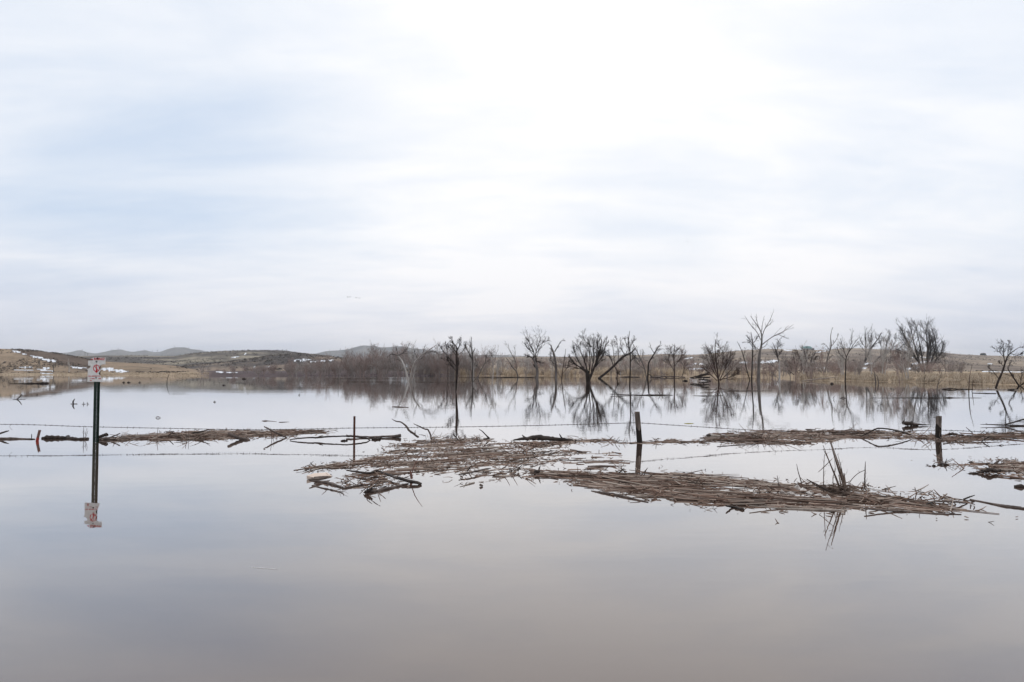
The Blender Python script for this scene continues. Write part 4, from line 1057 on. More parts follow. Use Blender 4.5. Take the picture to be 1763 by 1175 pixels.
B = 'driftwood_branch'; LG = 'driftwood_log'
wood(B, 'broken branch tip poking in at the left edge of the photo', 'branch', [[(-25, 750, 1.6), (-5, 748, 1.6), (8, 744, 1.4), (15.5, 742, .7)]], 'wet', 753)
wood(LG, 'smooth grey log floating low at the left edge before the red post', 'log', [[(-40, 756, 2.6), (0, 755.5, 2.3), (30, 755.5, 1.8), (60, 756.5, .8)]], 'drift', knots=.15)
wood(LG, 'rough dark log just right of the short red post', 'log', [[(72, 754.5, 2.2), (85, 754, 3.2), (105, 754, 3), (125, 755, 2.2)], [(114, 753, 1.5), (117, 750.5, 1.2), (120, 751, .6)]], 'wet', knots=.3)
wood(LG, 'short dark log between the rough log and the sign post', 'log', [[(124, 755.5, 2.2), (138, 756, 2.4), (153, 755.5, 2)]], 'wet', knots=.25)
wood('driftwood_chunk', 'dark broken slab tilted up right beside the sign post', 'wood chunk', [[(169, 753, 2), (176, 750.5, 2.6), (185, 749, 2.8)]], 'wet', 757, knots=.2)
wood(B, 'pale split stick slanting up to the right of the sign post', 'branch', [[(184, 755.5, 1.1), (196, 751, 1.0), (207, 746.5, .9)]], 'drift', 757)
wood(LG, 'long grey-brown log reaching from the sign post along the reed band', 'log', [[(165, 757.5, 1.6), (185, 756, 3.2), (215, 755.5, 2.8), (250, 753.5, 2.2), (305, 749.5, 1.4)]], 'drift', knots=.12)
wood(LG, 'pale thin log on the back edge of the left reed band', 'log', [[(215, 751.5, .8), (250, 750, 1.5), (290, 748, 1.3)]], 'driftpale')
wood('driftwood_chunk', 'tiny dark nub sticking out of the water by the red post', 'wood chunk', [[(54.5, 753, .7), (54.5, 748, .6)]], 'wet', 752)
wood(B, 'short dark stick upright in the left reed band', 'branch', [[(289, 751, .9), (294, 747, .8), (299, 742.5, .6)]], 'wet', 754)
wood(B, 'tapering dark branch lying on the left reed band under the wire', 'branch', [[(330, 746, 1.4), (345, 744, 1.3), (362, 739, .4)]], 'wet', 752)
wood(LG, 'thick straight log propped up leftwards out of the left reed band', 'log', [[(430, 759, 2.6), (412, 754.5, 3), (393, 747, 2.4)]], 'drift', 758, knots=.1)
wood(B, 'long crossing branch whose tip rises above the wire', 'branch', [[(494, 753.5, 1.2), (482, 748.5, 1.6), (467, 741.5, 1.5), (455, 734.5, 1.0)]], 'drift', 754)
wood(B, 'low arched branch mirrored as a loop left of the rusty post', 'branch', [[(499, 757.5, .8), (512, 755.3, 1.1), (530, 754, 1.2), (547, 754, 1.4), (560, 752.5, 1.4), (580, 751.5, 1.2), (598, 751.2, 1.2), (616, 752.5, 1.4), (630, 755, 1.2), (638, 758.5, .8)], [(546, 754.5, 1.2), (550, 752, 1), (556, 750.2, .5)]], 'wet', 758.5)
wood(LG, 'pale grey log with a flared right end behind the rusty post', 'log', [[(596, 750.5, 2.0), (620, 752, 1.4), (645, 752.5, 1.5), (668, 752, 2), (690, 750.5, 3)]], 'drift', 754, knots=.08)
wood('driftwood_chunk', 'small dark chunk afloat left of the rusty post foot', 'wood chunk', [[(586.5, 759.5, 1), (592, 759, 1.5), (598, 759, 1.1)]], 'wet', knots=.3)
wood('driftwood_chunk', 'dark knotted root lump between the grey log and the rusty post', 'wood chunk', [[(640, 756.5, 1.4), (648, 756, 2.6), (656, 755.5, 1.6)], [(646, 755, .8), (643, 752, .6)], [(651, 755, .8), (654, 751.5, .6)]], 'wet', knots=.4)
wood(B, 'tall curved branch arching up left from the back of the middle mat', 'branch', [[(720, 754, 1.9), (714, 748.5, 1.9), (705, 742, 1.8), (699, 734, 1.6), (691, 727.5, 1.2), (682, 725.5, 1.0), (674, 721.5, .4)], [(715, 749, 1.1), (714.5, 744, .7), (715, 741.5, .5)]], 'drift', 757, knots=.1)
wood(B, 'second curved branch with a kinked top right of the tall arching one', 'branch', [[(743, 758, 1.5), (741, 749, 1.5), (737, 740.5, 1.4), (731, 739, 1.2), (722, 734.5, 1.0), (712, 730, .5)]], 'drift', 758, knots=.1)
wood(B, 'short forked stub at the back edge of the middle mat', 'branch', [[(789, 758, 1.1), (784, 752, 1.0), (780, 748.5, .8)], [(781, 750, .6), (780.3, 745, .4)]], 'wet', 758)
wood(B, 'slim stick slanting up left with a dark broken foot', 'branch', [[(843, 755.5, 1.6), (836, 749, 1.0), (831, 743.5, .9), (824.5, 739, .4)], [(843, 755, 1.4), (832, 756.5, .9)], [(823, 757, 1.2), (820, 753.5, .8)]], 'wet', 757)
wood(LG, 'big dark water-soaked log humped on the back edge of the middle mat', 'log', [[(884, 758, 1.2), (898, 756, 2.6), (915, 754.5, 4), (928, 753.5, 4.6), (945, 755, 4), (970, 757.5, 3), (998, 759.5, 1)], [(905, 754, 1.4), (901, 751.5, 1.1), (899, 749.5, .7)], [(968, 756, 1.4), (965, 751, 1.1), (963, 747.5, .6)]], 'wet', 760, k=10, knots=.12)
wood(LG, 'black slimy branch laid across the front left of the middle mat', 'log', [[(597, 810, 1.1), (615, 812.5, 1.5), (634, 815, 1.9), (648, 811, 1.7), (662, 815, 1.8), (680, 822, 2.2), (700, 827, 2.8), (725, 834, 2.6)], [(640, 813, 1), (648, 810, .8)]], 'wet', knots=.12)
wood(LG, 'brown straight log at the front tip of the middle mat', 'log', [[(630, 848, 3.2), (645, 846, 3), (665, 842, 2.6), (690, 836, 2), (703, 833, 1.0)]], 'drift', knots=.15)
wood('driftwood_chunk', 'ragged dark stump end beside the brown straight log', 'wood chunk', [[(627, 848.5, 1.6), (633, 846, 3), (640, 842, 2)], [(631, 845, 1), (634, 839, .7), (641, 834, .4)], [(637, 843, .9), (645, 836, .6), (655, 830, .3)]], 'wet', 851, knots=.4, twg=5)
wood(LG, 'dark flat log along the left tip of the middle mat under the pale board', 'log', [[(533, 826.5, 1.4), (550, 829, 2.2), (570, 833, 2.6), (590, 840, 1.5)]], 'drift', knots=.15)
wood(LG, 'thin brown log joined to the flat log at the left tip', 'log', [[(590, 841.5, 1.6), (605, 838.5, 1.9), (620, 836, 1.7), (632, 834.5, 1)]], 'drift', knots=.1)
wood(B, 'knobbly grey twig afloat off the left tip of the middle mat', 'branch', [[(538, 836, .9), (555, 840.5, 1.1), (572, 844, 1.2), (588, 848.5, .8), (592, 853, .7)]], 'drift', knots=.3, twg=7)
wood(B, 'rust-coloured broken root standing at the end of the black branch', 'branch', [[(709, 824, 2.2), (708, 818, 2.2), (706.5, 811, 1.0)], [(709, 815, .9), (714, 800, .7), (721, 788, .5), (727.5, 779, .3)]], 'rustpale', 826)
wood(B, 'short dark stick slanting up from the front edge of the middle mat', 'branch', [[(804.5, 811.5, 1), (808, 807, .9), (812, 801.5, .6)]], 'wet', 812)
wood(LG, 'straight orange-brown stalk along the front of the middle mat', 'log', [[(790, 817, 1), (810, 814, 1.5), (835, 808, 1.3), (845, 806.5, .6)]], 'drift')
wood(LG, 'pale brown stick on the open middle of the mat', 'log', [[(832, 777.5, .9), (845, 776.5, 1.5), (862, 774, .6)]], 'driftpale')
wood(LG, 'pale brown stick just behind the other pale stick on the mat', 'log', [[(826, 770.5, .9), (840, 771.5, 1.3), (857, 771, .7)]], 'driftpale')
wood(LG, 'brown straight stick pointing right off the middle mat', 'log', [[(982, 774.5, 1.3), (996, 777.5, 1.5), (1009, 780, 1.2)]], 'drift')
wood('driftwood_chunk', 'thin pale splinter floating free below the middle mat', 'wood chunk', [[(792, 838.5, .5), (803, 835, 1.0), (815, 831.5, 1.5), (817, 831, .6)]], 'driftpale')
wood('driftwood_chunk', 'small dark triangular chip floating below the middle mat', 'wood chunk', [[(826.5, 835, 2.1), (829, 836, 1.9), (831.5, 837, .9)]], 'drift', 838)
wood('driftwood_chunk', 'black knot of wood where the long reed raft begins', 'wood chunk', [[(918, 815, 2), (924, 813, 3), (929, 812, 2)], [(926, 812, 1), (929, 806, .9), (930.5, 801.5, .6)]], 'wet', 817, knots=.3)
wood(B, 'dark bent stick upright at the narrow joint of the two front mats', 'branch', [[(892, 812, .9), (894, 806, .9), (899, 801, .6)], [(890, 811, .7), (893, 804, .5)]], 'wet', 813)
wood(B, 'pair of crossed reed stems before the leaning wooden post', 'reed', [[(1102, 821, .8), (1109, 813, .8), (1115, 806, .6)], [(1108, 821, .8), (1111, 813, .7), (1114, 807, .5)]], 'drift', 822)
wood(B, 'single stout stem slanting up right of the crossed reed stems', 'reed', [[(1111, 828, 1.1), (1119, 821, 1.0), (1127.5, 814.5, .7)]], 'drift', 829)
wood(B, 'long straight stalk slanting out over the water from the raft', 'reed', [[(1148, 823, 1), (1175, 818, 1.0), (1195, 813, .8), (1211, 809.5, .4)]], 'drift', 824)
wood(B, 'spiky dark sprig on the raft left of the leaning post reflection', 'reed', [[(1061, 817, 1), (1070, 811, .9), (1075, 806, .3)], [(1078, 817, .9), (1073, 810, .7)], [(1071, 815, .7), (1070, 803, .3)]], 'wet', 818, twg=4)
wood(LG, 'dark tapered log along the lower front edge of the reed raft', 'log', [[(1018, 845.5, .7), (1040, 849, 2), (1065, 853, 2.3), (1090, 859, 1.8), (1116, 865, .9)]], 'drift', knots=.1)
wood(LG, 'black log end jutting below the middle of the reed raft', 'log', [[(1250, 871, 1.2), (1262, 873.5, 2.2), (1273, 876, 2.8), (1281, 877.5, 2.4)]], 'wet', knots=.15)
wood(B, 'thin stem leaning left on the raft before the white foam', 'reed', [[(1381, 837, 1.2), (1378, 825, .9), (1374, 812, .7), (1371.5, 799, .3)]], 'drift', 840)
wood(B, 'short thin stem at the back of the raft left of the leaning stem', 'reed', [[(1341, 838, .6), (1339.5, 829, .6), (1338, 819, .4)], [(1339, 828, .4), (1342, 822, .2)]], 'drift', 840)
wood(B, 'long stalk propped diagonally against the tussock foot', 'reed', [[(1434, 850, 1.2), (1415, 839, 1.1), (1389, 825.5, .9)], [(1424, 846, .9), (1405, 836, .8), (1391, 827, .5)]], 'drift', 852)
wood(B, 'upright single stem with a bent straw right of the tussock', 'reed', [[(1488.5, 842, 1.5), (1489, 824, 1.1), (1489.5, 808, .8), (1490, 795, .4)], [(1461, 834, .5), (1468, 824, .6), (1478, 815, .6), (1489.5, 809.5, .5)]], 'drift', 845, twg=3)
wood(B, 'fallen Y-shaped black stick near the right tip of the raft', 'branch', [[(1595, 868, .8), (1604, 866, 1.6), (1612, 862.5, .8)], [(1602, 867, 1.2), (1610, 872, .7)]], 'wet', knots=.1)
wood(LG, 'pale split cane bundle lying at the right tip of the raft', 'log', [[(1612, 863.5, 1.2), (1640, 864, 1.9), (1665, 867, 1.0)]], 'drift')
wood(B, 'dark stick tilted up at the right tip of the raft', 'branch', [[(1659, 860, 1.5), (1668, 856.5, 1.3), (1678, 853, .7)]], 'wet', 861)
wood(LG, 'very long straight cane floating off the raft to the right edge', 'log', [[(1670, 860, 1.0), (1700, 866, 1.4), (1735, 873, 1.7), (1775, 877, 1.8)]], 'drift')
wood(LG, 'shorter cane lying beside the very long cane', 'log', [[(1700, 865.5, .7), (1725, 869.5, 1.0), (1758, 873.5, 1.2)]], 'drift')
wood(LG, 'long cane along the front edge of the raft below the tussock', 'log', [[(1290, 871, .9), (1350, 876, 1.6), (1410, 878.5, 1.7), (1457, 879, 1.3)]], 'driftpale')
wood(LG, 'long pale cane at the front edge right of the tussock reflection', 'log', [[(1488, 876, 1.2), (1550, 881, 1.6), (1610, 884.5, 1.3), (1655, 886, .8)]], 'drift')
wood(LG, 'whitish log with a black sawn end at the left of the post-side reeds', 'log', [[(1219, 750.5, 2.6), (1221, 750.7, 2.6), (1240, 751, 1.7), (1280, 748.5, 1.3), (1310, 745, 1)]], 'driftpale', 754)
wood('driftwood_chunk', 'black round log end at the tip of the whitish log', 'wood chunk', [[(1217, 750.5, 2.0), (1219.5, 750.5, 3), (1222.5, 750.8, 2.6)]], 'wet', 754)
wood(B, 'arched bare branch bridging over the post-side reeds', 'branch', [[(1480, 752.5, .9), (1490, 748, 1.1), (1500, 743, 1.2), (1509, 738.5, 1.3), (1520, 738, 1.2), (1540, 741, 1.3), (1555, 745, 1.2), (1568, 749, .8)]], 'wet', 753.5)
wood(LG, 'dark humped log just right of the grey square-topped post', 'log', [[(1618, 752, 1), (1630, 749, 1.7), (1640, 747.5, 2.4), (1655, 750, 1.2), (1661, 751, .5)]], 'wet', 753, knots=.25)
wood('driftwood_chunk', 'black jagged root chunk afloat beyond the grey square-topped post', 'wood chunk', [[(1555, 728, 3.6), (1562, 730, 3), (1575, 731, 2.6), (1598, 732, .6)], [(1556, 728, 1.5), (1556.5, 724, .8)], [(1569, 730, 1.6), (1570, 725.5, .8)]], 'wet', 733.5, knots=.35)
wood(B, 'long low branch reaching in from the right edge beyond the fence', 'branch', [[(1688, 731, .4), (1710, 731.5, .9), (1735, 732.5, 1.1), (1775, 734, 1.8)], [(1728, 732, 1.0), (1745, 727.5, 1.2), (1775, 719, 1.4)], [(1700, 731, .5), (1697, 729, .3)]], 'wet', 734, twg=3)
wood(B, 'thin slanting stick behind the reeds near the right edge', 'branch', [[(1663, 736, .5), (1669, 741, .7), (1675, 746.5, .8)]], 'drift', 749)
wood(B, 'short leaning stick right of the thin slanting stick', 'branch', [[(1687, 748.5, .8), (1691, 745, .7), (1695, 741, .5)]], 'drift', 750)
wood(B, 'kinked black twig in front of the reeds at the right', 'branch', [[(1690, 760.5, .8), (1695, 757, 1), (1703, 752, .9)]], 'wet', 761)
wood(LG, 'stubby dark log at the right edge below the reed scraps', 'log', [[(1746, 838, 2), (1755, 838, 3), (1768, 838, 2.8), (1790, 838, 2)]], 'wet', knots=.3, twg=3)
wood('driftwood_chunk', 'upturned brown chip on the reed scraps at the right', 'wood chunk', [[(1713, 799, 1.8), (1717, 796, 2), (1720, 793, 1.2)]], 'drift', 801)
wood(LG, 'dark stick spanning the reed scraps at the right edge', 'log', [[(1668, 796.5, .8), (1700, 799, 1.3), (1740, 801, 1.2), (1790, 803, 1)]], 'wet', knots=.1)
wood('driftwood_chunk', 'dark matted root heap among the reed scraps at the right', 'wood chunk', [[(1690, 812, 2.4), (1705, 809.5, 4), (1722, 811.5, 2.4)], [(1664, 817, 1.6), (1680, 815, 1.6), (1692, 813, 1.4)]], 'wet', 816, knots=.35, twg=12)
wood('driftwood_chunk', 'black lump afloat at the left tip of the right-edge scraps', 'wood chunk', [[(1605, 802.5, 1), (1608, 802, 1.5), (1611, 802.5, .8)]], 'wet', knots=.2)
wood(B, 'dark twig cluster at the top left of the right-edge scraps', 'branch', [[(1614, 801, 1.4), (1622, 799, 1.6), (1634, 801, 1)], [(1627, 799, .8), (1630, 790, .4)]], 'wet', 801, twg=4)
wood(B, 'twig with two small prongs rising by the thin line of scraps', 'branch', [[(1058.5, 764, .5), (1062, 758, .5), (1066.5, 752.5, .4)]], 'drift', 764)

# far pieces
wood(LG, 'low black log afloat far off under the left hill', 'log', [[(17, 660.4, .35), (40, 660.3, .55), (52, 660, 1.3), (60, 660.2, .8), (72, 660, 1.6), (80, 660, 1.7), (84, 660.3, .8)]], 'wet', 661, knots=.3)
wood(B, 'crooked dark twig in open water at the far left', 'branch', [[(29, 687.5, .8), (34, 684, .8), (38, 678.5, .4)], [(22, 687.5, .3), (44, 687.8, .3)]], 'wet', 688)
wood(B, 'crooked dark twig standing in water left of the sign', 'branch', [[(126, 695.5, 1.2), (126, 691.5, 1.2), (129, 687, .4)], [(122, 695.6, .4), (133, 695.6, .4)]], 'wet', 696)
wood(B, 'tiny dark twig just left of the sign post', 'branch', [[(144, 696, .6), (144, 692.5, .4)], [(141, 696, .3), (147, 696, .3)]], 'wet', 696.4)
wood(B, 'tiny dark twig almost touching the sign post', 'branch', [[(151, 696, .6), (150, 693, .4)], [(149, 695.5, .3), (153, 696, .3)]], 'wet', 696.4)
for a, b, w, lab in ((213, 658.5, 1.1, 'small dark clump afloat right of the sign, left one of two'), (221.5, 658.5, 1.3, 'small dark clump afloat right of the sign, right one of two'), (240.5, 658.5, .9, 'speck of dark wood afloat beyond the two clumps'), (64, 680, .7, 'speck of dark wood afloat under the left hill'),
                     (385.5, 663.3, 1.2, 'small dark floating clump far off before the bluff'), (369.5, 692, 1.0, 'small dark floating knot alone in open water left of centre'), (515, 680, .7, 'tiny dark floating knot right of the bluff reflection'), (420, 652.4, 1.6, 'dark humped piece of wood at the far waterline before the bluff')):
    wood('driftwood_chunk', lab, 'wood chunk', [[(a - w * 2.2, b + .3, w * .3), (a, b, w * .65), (a + w * 2.4, b + .3, w * .25)], [(a, b - .5, .4), (a + .4, b - 2, .3)]], 'wet', b + .8, knots=.3)
wood(LG, 'flat reddish plank floating alone in open water before the white forked tree', 'log', [[(675, 700.3, .4), (684, 700.8, .9), (696, 701.3, .7), (703, 701.8, .6)]], 'drift')
wood(LG, 'small reddish slip of bark afloat above the left reed band', 'log', [[(451, 725, .4), (456, 725, 1.0), (462, 725, .5), (476, 726.3, .25)]], 'drift')
wood(LG, 'thin straw afloat right of the reddish slip of bark', 'log', [[(480, 727.3, .4), (484, 727.2, .6), (498, 726.8, .25)]], 'drift')
wood('leaf', 'yellow-green leaf blade floating right of the leaning wooden post', 'leaf', [[(1178, 729.4, .35), (1186, 729.4, .7), (1194, 729.3, .35)]], 'leaf')
wood(LG, 'long thin drift line of branches with upright twigs in mid water', 'driftwood', [[(1050, 679, .4), (1075, 679.8, .8), (1100, 680.4, .6), (1130, 680.2, .8), (1158, 680.6, .4)], [(1062, 678, .5), (1058, 674, .3)], [(1086, 679, .5), (1088, 675, .3)], [(1137, 680, .6), (1133, 674, .4)], [(1139, 680, .5), (1141, 675, .3)]], 'wet', 681, knots=.3, twg=3)
wood(B, 'low dark drift stick with a knot below the dense round bush', 'branch', [[(1195, 681.5, .5), (1215, 682, .6), (1245, 681.5, .4)]], 'wet', knots=.3)
wood(LG, 'thin floating pole with a dark knot under the tallest tree', 'log', [[(1205, 670, .5), (1235, 671.5, .6), (1266, 672.4, .8), (1271, 671.6, 1.6), (1276, 672.4, .7), (1310, 673.5, .5), (1360, 674.5, .3)]], 'drift', 673.6)
wood(B, 'small hooked twig in open water left of the arrow-shaped twig', 'branch', [[(1436, 687, .4), (1435, 684.5, .4), (1437, 682.5, .3)]], 'wet', 687.4)
wood(B, 'arrow-shaped twig in open water right of the tallest tree', 'branch', [[(1446, 686, .4), (1451, 684.8, .6), (1456, 685.5, .4)], [(1450, 684.8, .4), (1454, 682.5, .3)]], 'wet', 686)
wood(B, 'long dark drift line of sticks before the largest tree', 'branch', [[(1500, 684.8, .2), (1560, 684.9, .35), (1590, 684.3, .8), (1640, 685, .4), (1690, 685.3, .2)], [(1590, 683.5, .6), (1594, 679, .4), (1598, 677, .3)], [(1627, 685.5, 1.2), (1636, 685.5, 1.4), (1645, 685.8, .7)]], 'wet', 685.6, knots=.3, twg=4)
wood(LG, 'thin grey pole afloat left of the leaning right-hand tree', 'log', [[(1675, 677, .5), (1700, 677.6, .7), (1715, 677.8, .6)]], 'wet')
wood(LG, 'pale floating pole across the foot of the leaning right-hand tree', 'log', [[(1672, 670.6, .6), (1700, 671, .9), (1735, 671.4, .8), (1755, 672, .6)]], 'driftpale')
wood(LG, 'dark half-sunk log before the bank right of the largest tree', 'log', [[(1622, 670.4, .7), (1633, 669.6, 1.3), (1645, 670, .9), (1675, 670.6, .4)]], 'wet', 671, knots=.3)
wood(LG, 'dark short log at the bank foot near the right edge', 'log', [[(1735, 671, .7), (1744, 670.6, 1.4), (1752, 671.4, .7)]], 'wet', 672, knots=.3)
wood('driftwood_chunk', 'round black stump end at the water edge of the right bank', 'wood chunk', [[(1430.5, 661, 1), (1432, 660.2, 1.8), (1434.5, 661, 1)]], 'wet', 661.6, knots=.2)
wood(LG, 'white dead limb fallen along the left end of the right bank', 'log', [[(1380, 656, .5), (1400, 654, .9), (1420, 652, .8), (1440, 649.5, .4)], [(1405, 653.5, .6), (1414, 650, .4)], [(1390, 657, .5), (1403, 659.5, .6), (1408, 660.5, .3)]], 'driftpale', 657)
wood(LG, 'dark mound of fallen limbs left of the dense round bush', 'driftwood', [[(1188, 651, 1), (1200, 648, 1.2), (1215, 644, 1.1), (1222, 641, .8)], [(1192, 652, 1), (1206, 650.5, 1.2), (1222, 650, 1.2)], [(1198, 651, .8), (1210, 647, 1.0), (1221, 645, .9)], [(1203, 653, .8), (1215, 654.5, 1.2), (1224, 656, .6)], [(1176, 656.5, .9), (1180, 655.5, 1.3), (1184, 656.5, .9)]], 'bark', 656.5, knots=.3, twg=10)
wood('driftwood_chunk', 'bleached curly root afloat below the dense round bush', 'wood chunk', [[(1212, 667, .5), (1218, 664, .7), (1222, 668, .6), (1216, 670, .5)], [(1218, 664, .5), (1224, 663, .4)]], 'driftpale', 670.5, twg=5)
wood(LG, 'long low dark line of wood at the foot of the tan reeds', 'log', [[(790, 650, .2), (840, 649.6, .45), (900, 649.8, .5), (930, 649.5, .4), (960, 649.8, .2)]], 'wet', 650.4, knots=.4, twg=4)
wood(LG, 'low dark line of wood between leaning trunk and forked tree', 'log', [[(1068, 649.4, .3), (1080, 648.9, .7), (1095, 649, .6), (1102, 649.4, .3)]], 'wet', 649.8, knots=.4)
wood(LG, 'grey drift bank of sticks at the waterline right of the forked tree', 'log', [[(1118, 650, .6), (1140, 649, 1.2), (1155, 648.6, 1), (1180, 649.4, .7)], [(1120, 648, .5), (1134, 647, .5), (1150, 645, .4)]], 'drift', 650.4, knots=.4, twg=6)
for xa, xb, yy, lab in ((560, 700, 652, 'long low drift line of sticks along the thicket waterline'), (715, 800, 658, 'drift line of sticks right of the white forked tree'), (600, 690, 657.5, 'broken drift line of sticks left of the white forked tree'), (330, 470, 645.9, 'thin pale drift line at the far left waterline')):
    rj_ = np.random.default_rng(int(xa)); xs_ = np.linspace(xa, xb, 16)
    wood(LG, lab, 'driftwood', [[(x_, yy + rj_.normal(0, .15), rj_.uniform(.1, .45)) for x_ in xs_]], 'drift', yy + .6, knots=.5, twg=16)


def weed(label, row, stems, tw=6):
    SEED[0] += 1; rng = np.random.default_rng(SEED[0]); mb = MB(); allp = []
    Y = depth(row)
    for l in stems:
        q = smooth_line([(*at(p[0], p[1], Y + rng.normal(0, .03)), p[2] * Y / F) for p in l], 8)
        mb.tube(q[:, :3], q[:, 3], 5); allp.append(q)
    Q = np.array(allp)
    if tw:
        T1, R1 = spawn(Q[:, :, :3], Q[:, :, 3], tw, .28, .6, .06, rng, .2, 4, .5, rmin=.0022); mb.tubes(T1, R1, 3)
    loc = allp[0][0][:3].copy(); localise(mb, loc)
    o = mb.build('dry_weed', M['drift']); o.location = tuple(loc)
    return tag(o, label, 'weed')


weed('thin dry weed with wispy side stalks left of the sign post', 757, [[(143.5, 758, .5), (144, 745, .5), (144.3, 734, .3)], [(146, 757, .4), (149, 749, .35), (151.5, 741, .2)], [(145, 757, .35), (148, 746, .3), (149.5, 737, .2)]], 4)
weed('pair of thin dry stems in the left reed band', 757, [[(321.5, 759, .5), (320.5, 749, .5), (320, 740, .4)], [(324, 758, .5), (324.5, 748, .4), (325, 741, .3)]], 1)
weed('single thin dry stem through the crossing branch', 757, [[(468, 758, .5), (467.5, 748, .4), (466, 738, .3)]], 1)
weed('dry wisp of stems at the back of the left reed band', 755, [[(470, 756, .4), (472, 747, .3), (471, 740, .2)]], 2)

# tussock of standing reeds on the raft
root = empty('reed_tussock', wat(1448, 851), 'upright tussock of broken reed stems leaning left on the raft', 'reeds')
Yt = depth(851); rg = np.random.default_rng(44)
stems = [[(1457, 850, 1.6), (1450, 828, 1.5), (1440, 797, 1.3), (1428, 756, .5)], [(1459, 850, 1.5), (1452, 825, 1.4), (1443, 797, 1.1), (1431, 762, .4)], [(1447, 850, 1.4), (1440, 826, 1.2), (1429, 798, 1), (1417, 767, .4)], [(1448, 848, 1), (1442, 828, .9), (1430, 800, .7), (1418.5, 776, .3)],
         [(1418, 847, .8), (1418, 820, .6), (1418.5, 800, .5), (1419.5, 782, .3)], [(1409, 813, .4), (1421, 802, .6), (1433, 790, .4)], [(1455, 850, 1.6), (1455, 833, 1.5), (1453, 815, .8)], [(1460, 850, 1), (1452, 822, .8), (1447, 800, .5), (1442, 782, .2)], [(1436, 846, .8), (1434, 825, .6), (1438, 806, .4), (1436, 790, .2)], [(1449, 850, 1.2), (1447, 832, 1.1), (1444, 818, .7)]]
Q = []
for l in stems:
    dy_ = rg.normal(0, .07); dl = rg.normal(0, .12)
    q = smooth_line([(*at(p[0], p[1], Yt + dy_ + dl * i), p[2] * Yt / F) for i, p in enumerate(l)], 9)
    m = MB(); m.tube(q[:, :3], q[:, 3] * 1.05, 6); localise(m, root.location); m.build('stem', M['tussock'], root); Q.append(q)
Q = np.array(Q); m = MB()
T1, R1 = spawn(Q[:, :, :3], Q[:, :, 3], 5, .18, .8, -.05, rg, .1, 5, .35, rmin=.0022, wig=.35); m.tubes(T1, R1, 3)
n = 60; a = rg.uniform(0, 6.28, n); e = np.abs(rg.normal(.05, .16, n)); Lh = rg.uniform(.06, .30, n)
b0 = np.array(wat(1452, 852)) + np.stack([rg.normal(0, .10, n), rg.normal(0, .12, n), rg.uniform(.0, .09, n)], -1)
dv = np.stack([np.cos(a) * np.cos(e), np.sin(a) * np.cos(e), np.sin(e)], -1)
m.tubes(b0[:, None] + dv[:, None] * Lh[:, None, None] * np.linspace(0, 1, 3)[None, :, None], np.full((n, 3), .006) * np.array([1, .9, .5]), 4)
localise(m, root.location); tag(m.build('root_tuft', M['tussock'], root), kind='stuff')


def lumps(name, label, cat, mt, items, seed, kind=None, flat=.35):
    """irregular low lumps (px, py, half width px, half depth m, height m)"""
    rng = np.random.default_rng(seed); mb = MB()
    for (a, b, w, dd, hh) in items:
        w, dd, hh = w * .75, dd * .7, hh * .55; c = wat(a, b); wx = w * c[1] / F; n, k = 14, 5; v = []
        ph = rng.uniform(0, 6.28, 4)
        for j in range(k):
            t = j / (k - 1)
            for i in range(n):
                q = i / n * 6.283; r = (1 - t ** 2.2) * (1 + .28 * math.sin(2 * q + ph[0]) + .2 * math.sin(3 * q + ph[1]) + .15 * math.sin(5 * q + ph[2]))
                v.append((c[0] + wx * r * math.cos(q), c[1] + dd * r * math.sin(q), .002 + hh * t * (1 + .35 * math.sin(2 * q + ph[3]))))
        f = [(j * n + i, j * n + (i + 1) % n, (j + 1) * n + (i + 1) % n, (j + 1) * n + i) for j in range(k - 1) for i in range(n)]
        mb.add(v, f)
    return tag(mb.build(name, M[mt], smooth=True), label, cat, None, kind)


lumps('foam', 'dirty white foam caught among the reeds left of the tussock', 'foam', 'foam', [(1373, 843, 6, .12, .09), (1382, 846, 8, .12, .06), (1395, 850, 9, .12, .05), (1412, 855, 9, .12, .05), (1346, 848, 3, .08, .05), (1420, 847, 3, .08, .06), (1492, 860, 6, .10, .05), (1425, 857, 4, .1, .05), (1362, 851, 5, .1, .04)], 5, 'stuff')
lumps('foam', 'flecks of pale foam at the lower front of the raft', 'foam', 'foam', [(1183, 868.5, 5, .06, .02), (1045, 838, 3.5, .06, .03), (651, 783, 5, .08, .02)], 6, 'stuff')
root = empty('pale_board', wat(552, 823), 'pale orange-white board end stranded at the left tip of the middle mat', 'board')
m = MB(); Yb = depth(823)
pl = [wat(*p) for p in ((528, 826), (541, 820), (563, 817), (571, 821), (555, 826))]
nn = len(pl); vv = [(*p[:2], .006) for p in pl] + [(*p[:2], .05 - .012 * i) for i, p in enumerate(pl)]
m.add(vv, [tuple(range(nn))[::-1], tuple(range(nn, 2 * nn))] + [(i, (i + 1) % nn, (i + 1) % nn + nn, i + nn) for i in range(nn)])
localise(m, root.location); m.build('plank', M['board'], root)
m = MB()
for k_ in range(3):
    a_ = wat(533 + 4 * k_, 825.5 - 1.6 * k_, .055 - .008 * k_); b_ = wat(560 + 4 * k_, 824.5 - 2.2 * k_, .028); m.tube([a_, (a_ + b_) / 2, b_], [.009, .012, .006], 5)
localise(m, root.location); m.build('split_strip', M['drift'], root)
wood('feather', 'tiny pale curled feather afloat alone in the foreground water', 'feather', [[(433, 977, .35), (450, 978.5, .5), (465, 979.5, .5), (478, 980.5, .3)]], 'white')
wood('dead_leaf', 'curled dark leaf floating in open water right of the sign', 'leaf', [[(268, 719.4, .5), (272, 718, .8), (276.5, 719.4, .4)]], 'drift', 720)

# ------------------------------------------------------------------ barbed-wire fence
root = empty('barbed_wire_fence', (*wat(610, 760)[:2], 0), 'flooded barbed-wire fence of two wooden and two rusty steel posts', 'fence')
RL = np.array(root.location)


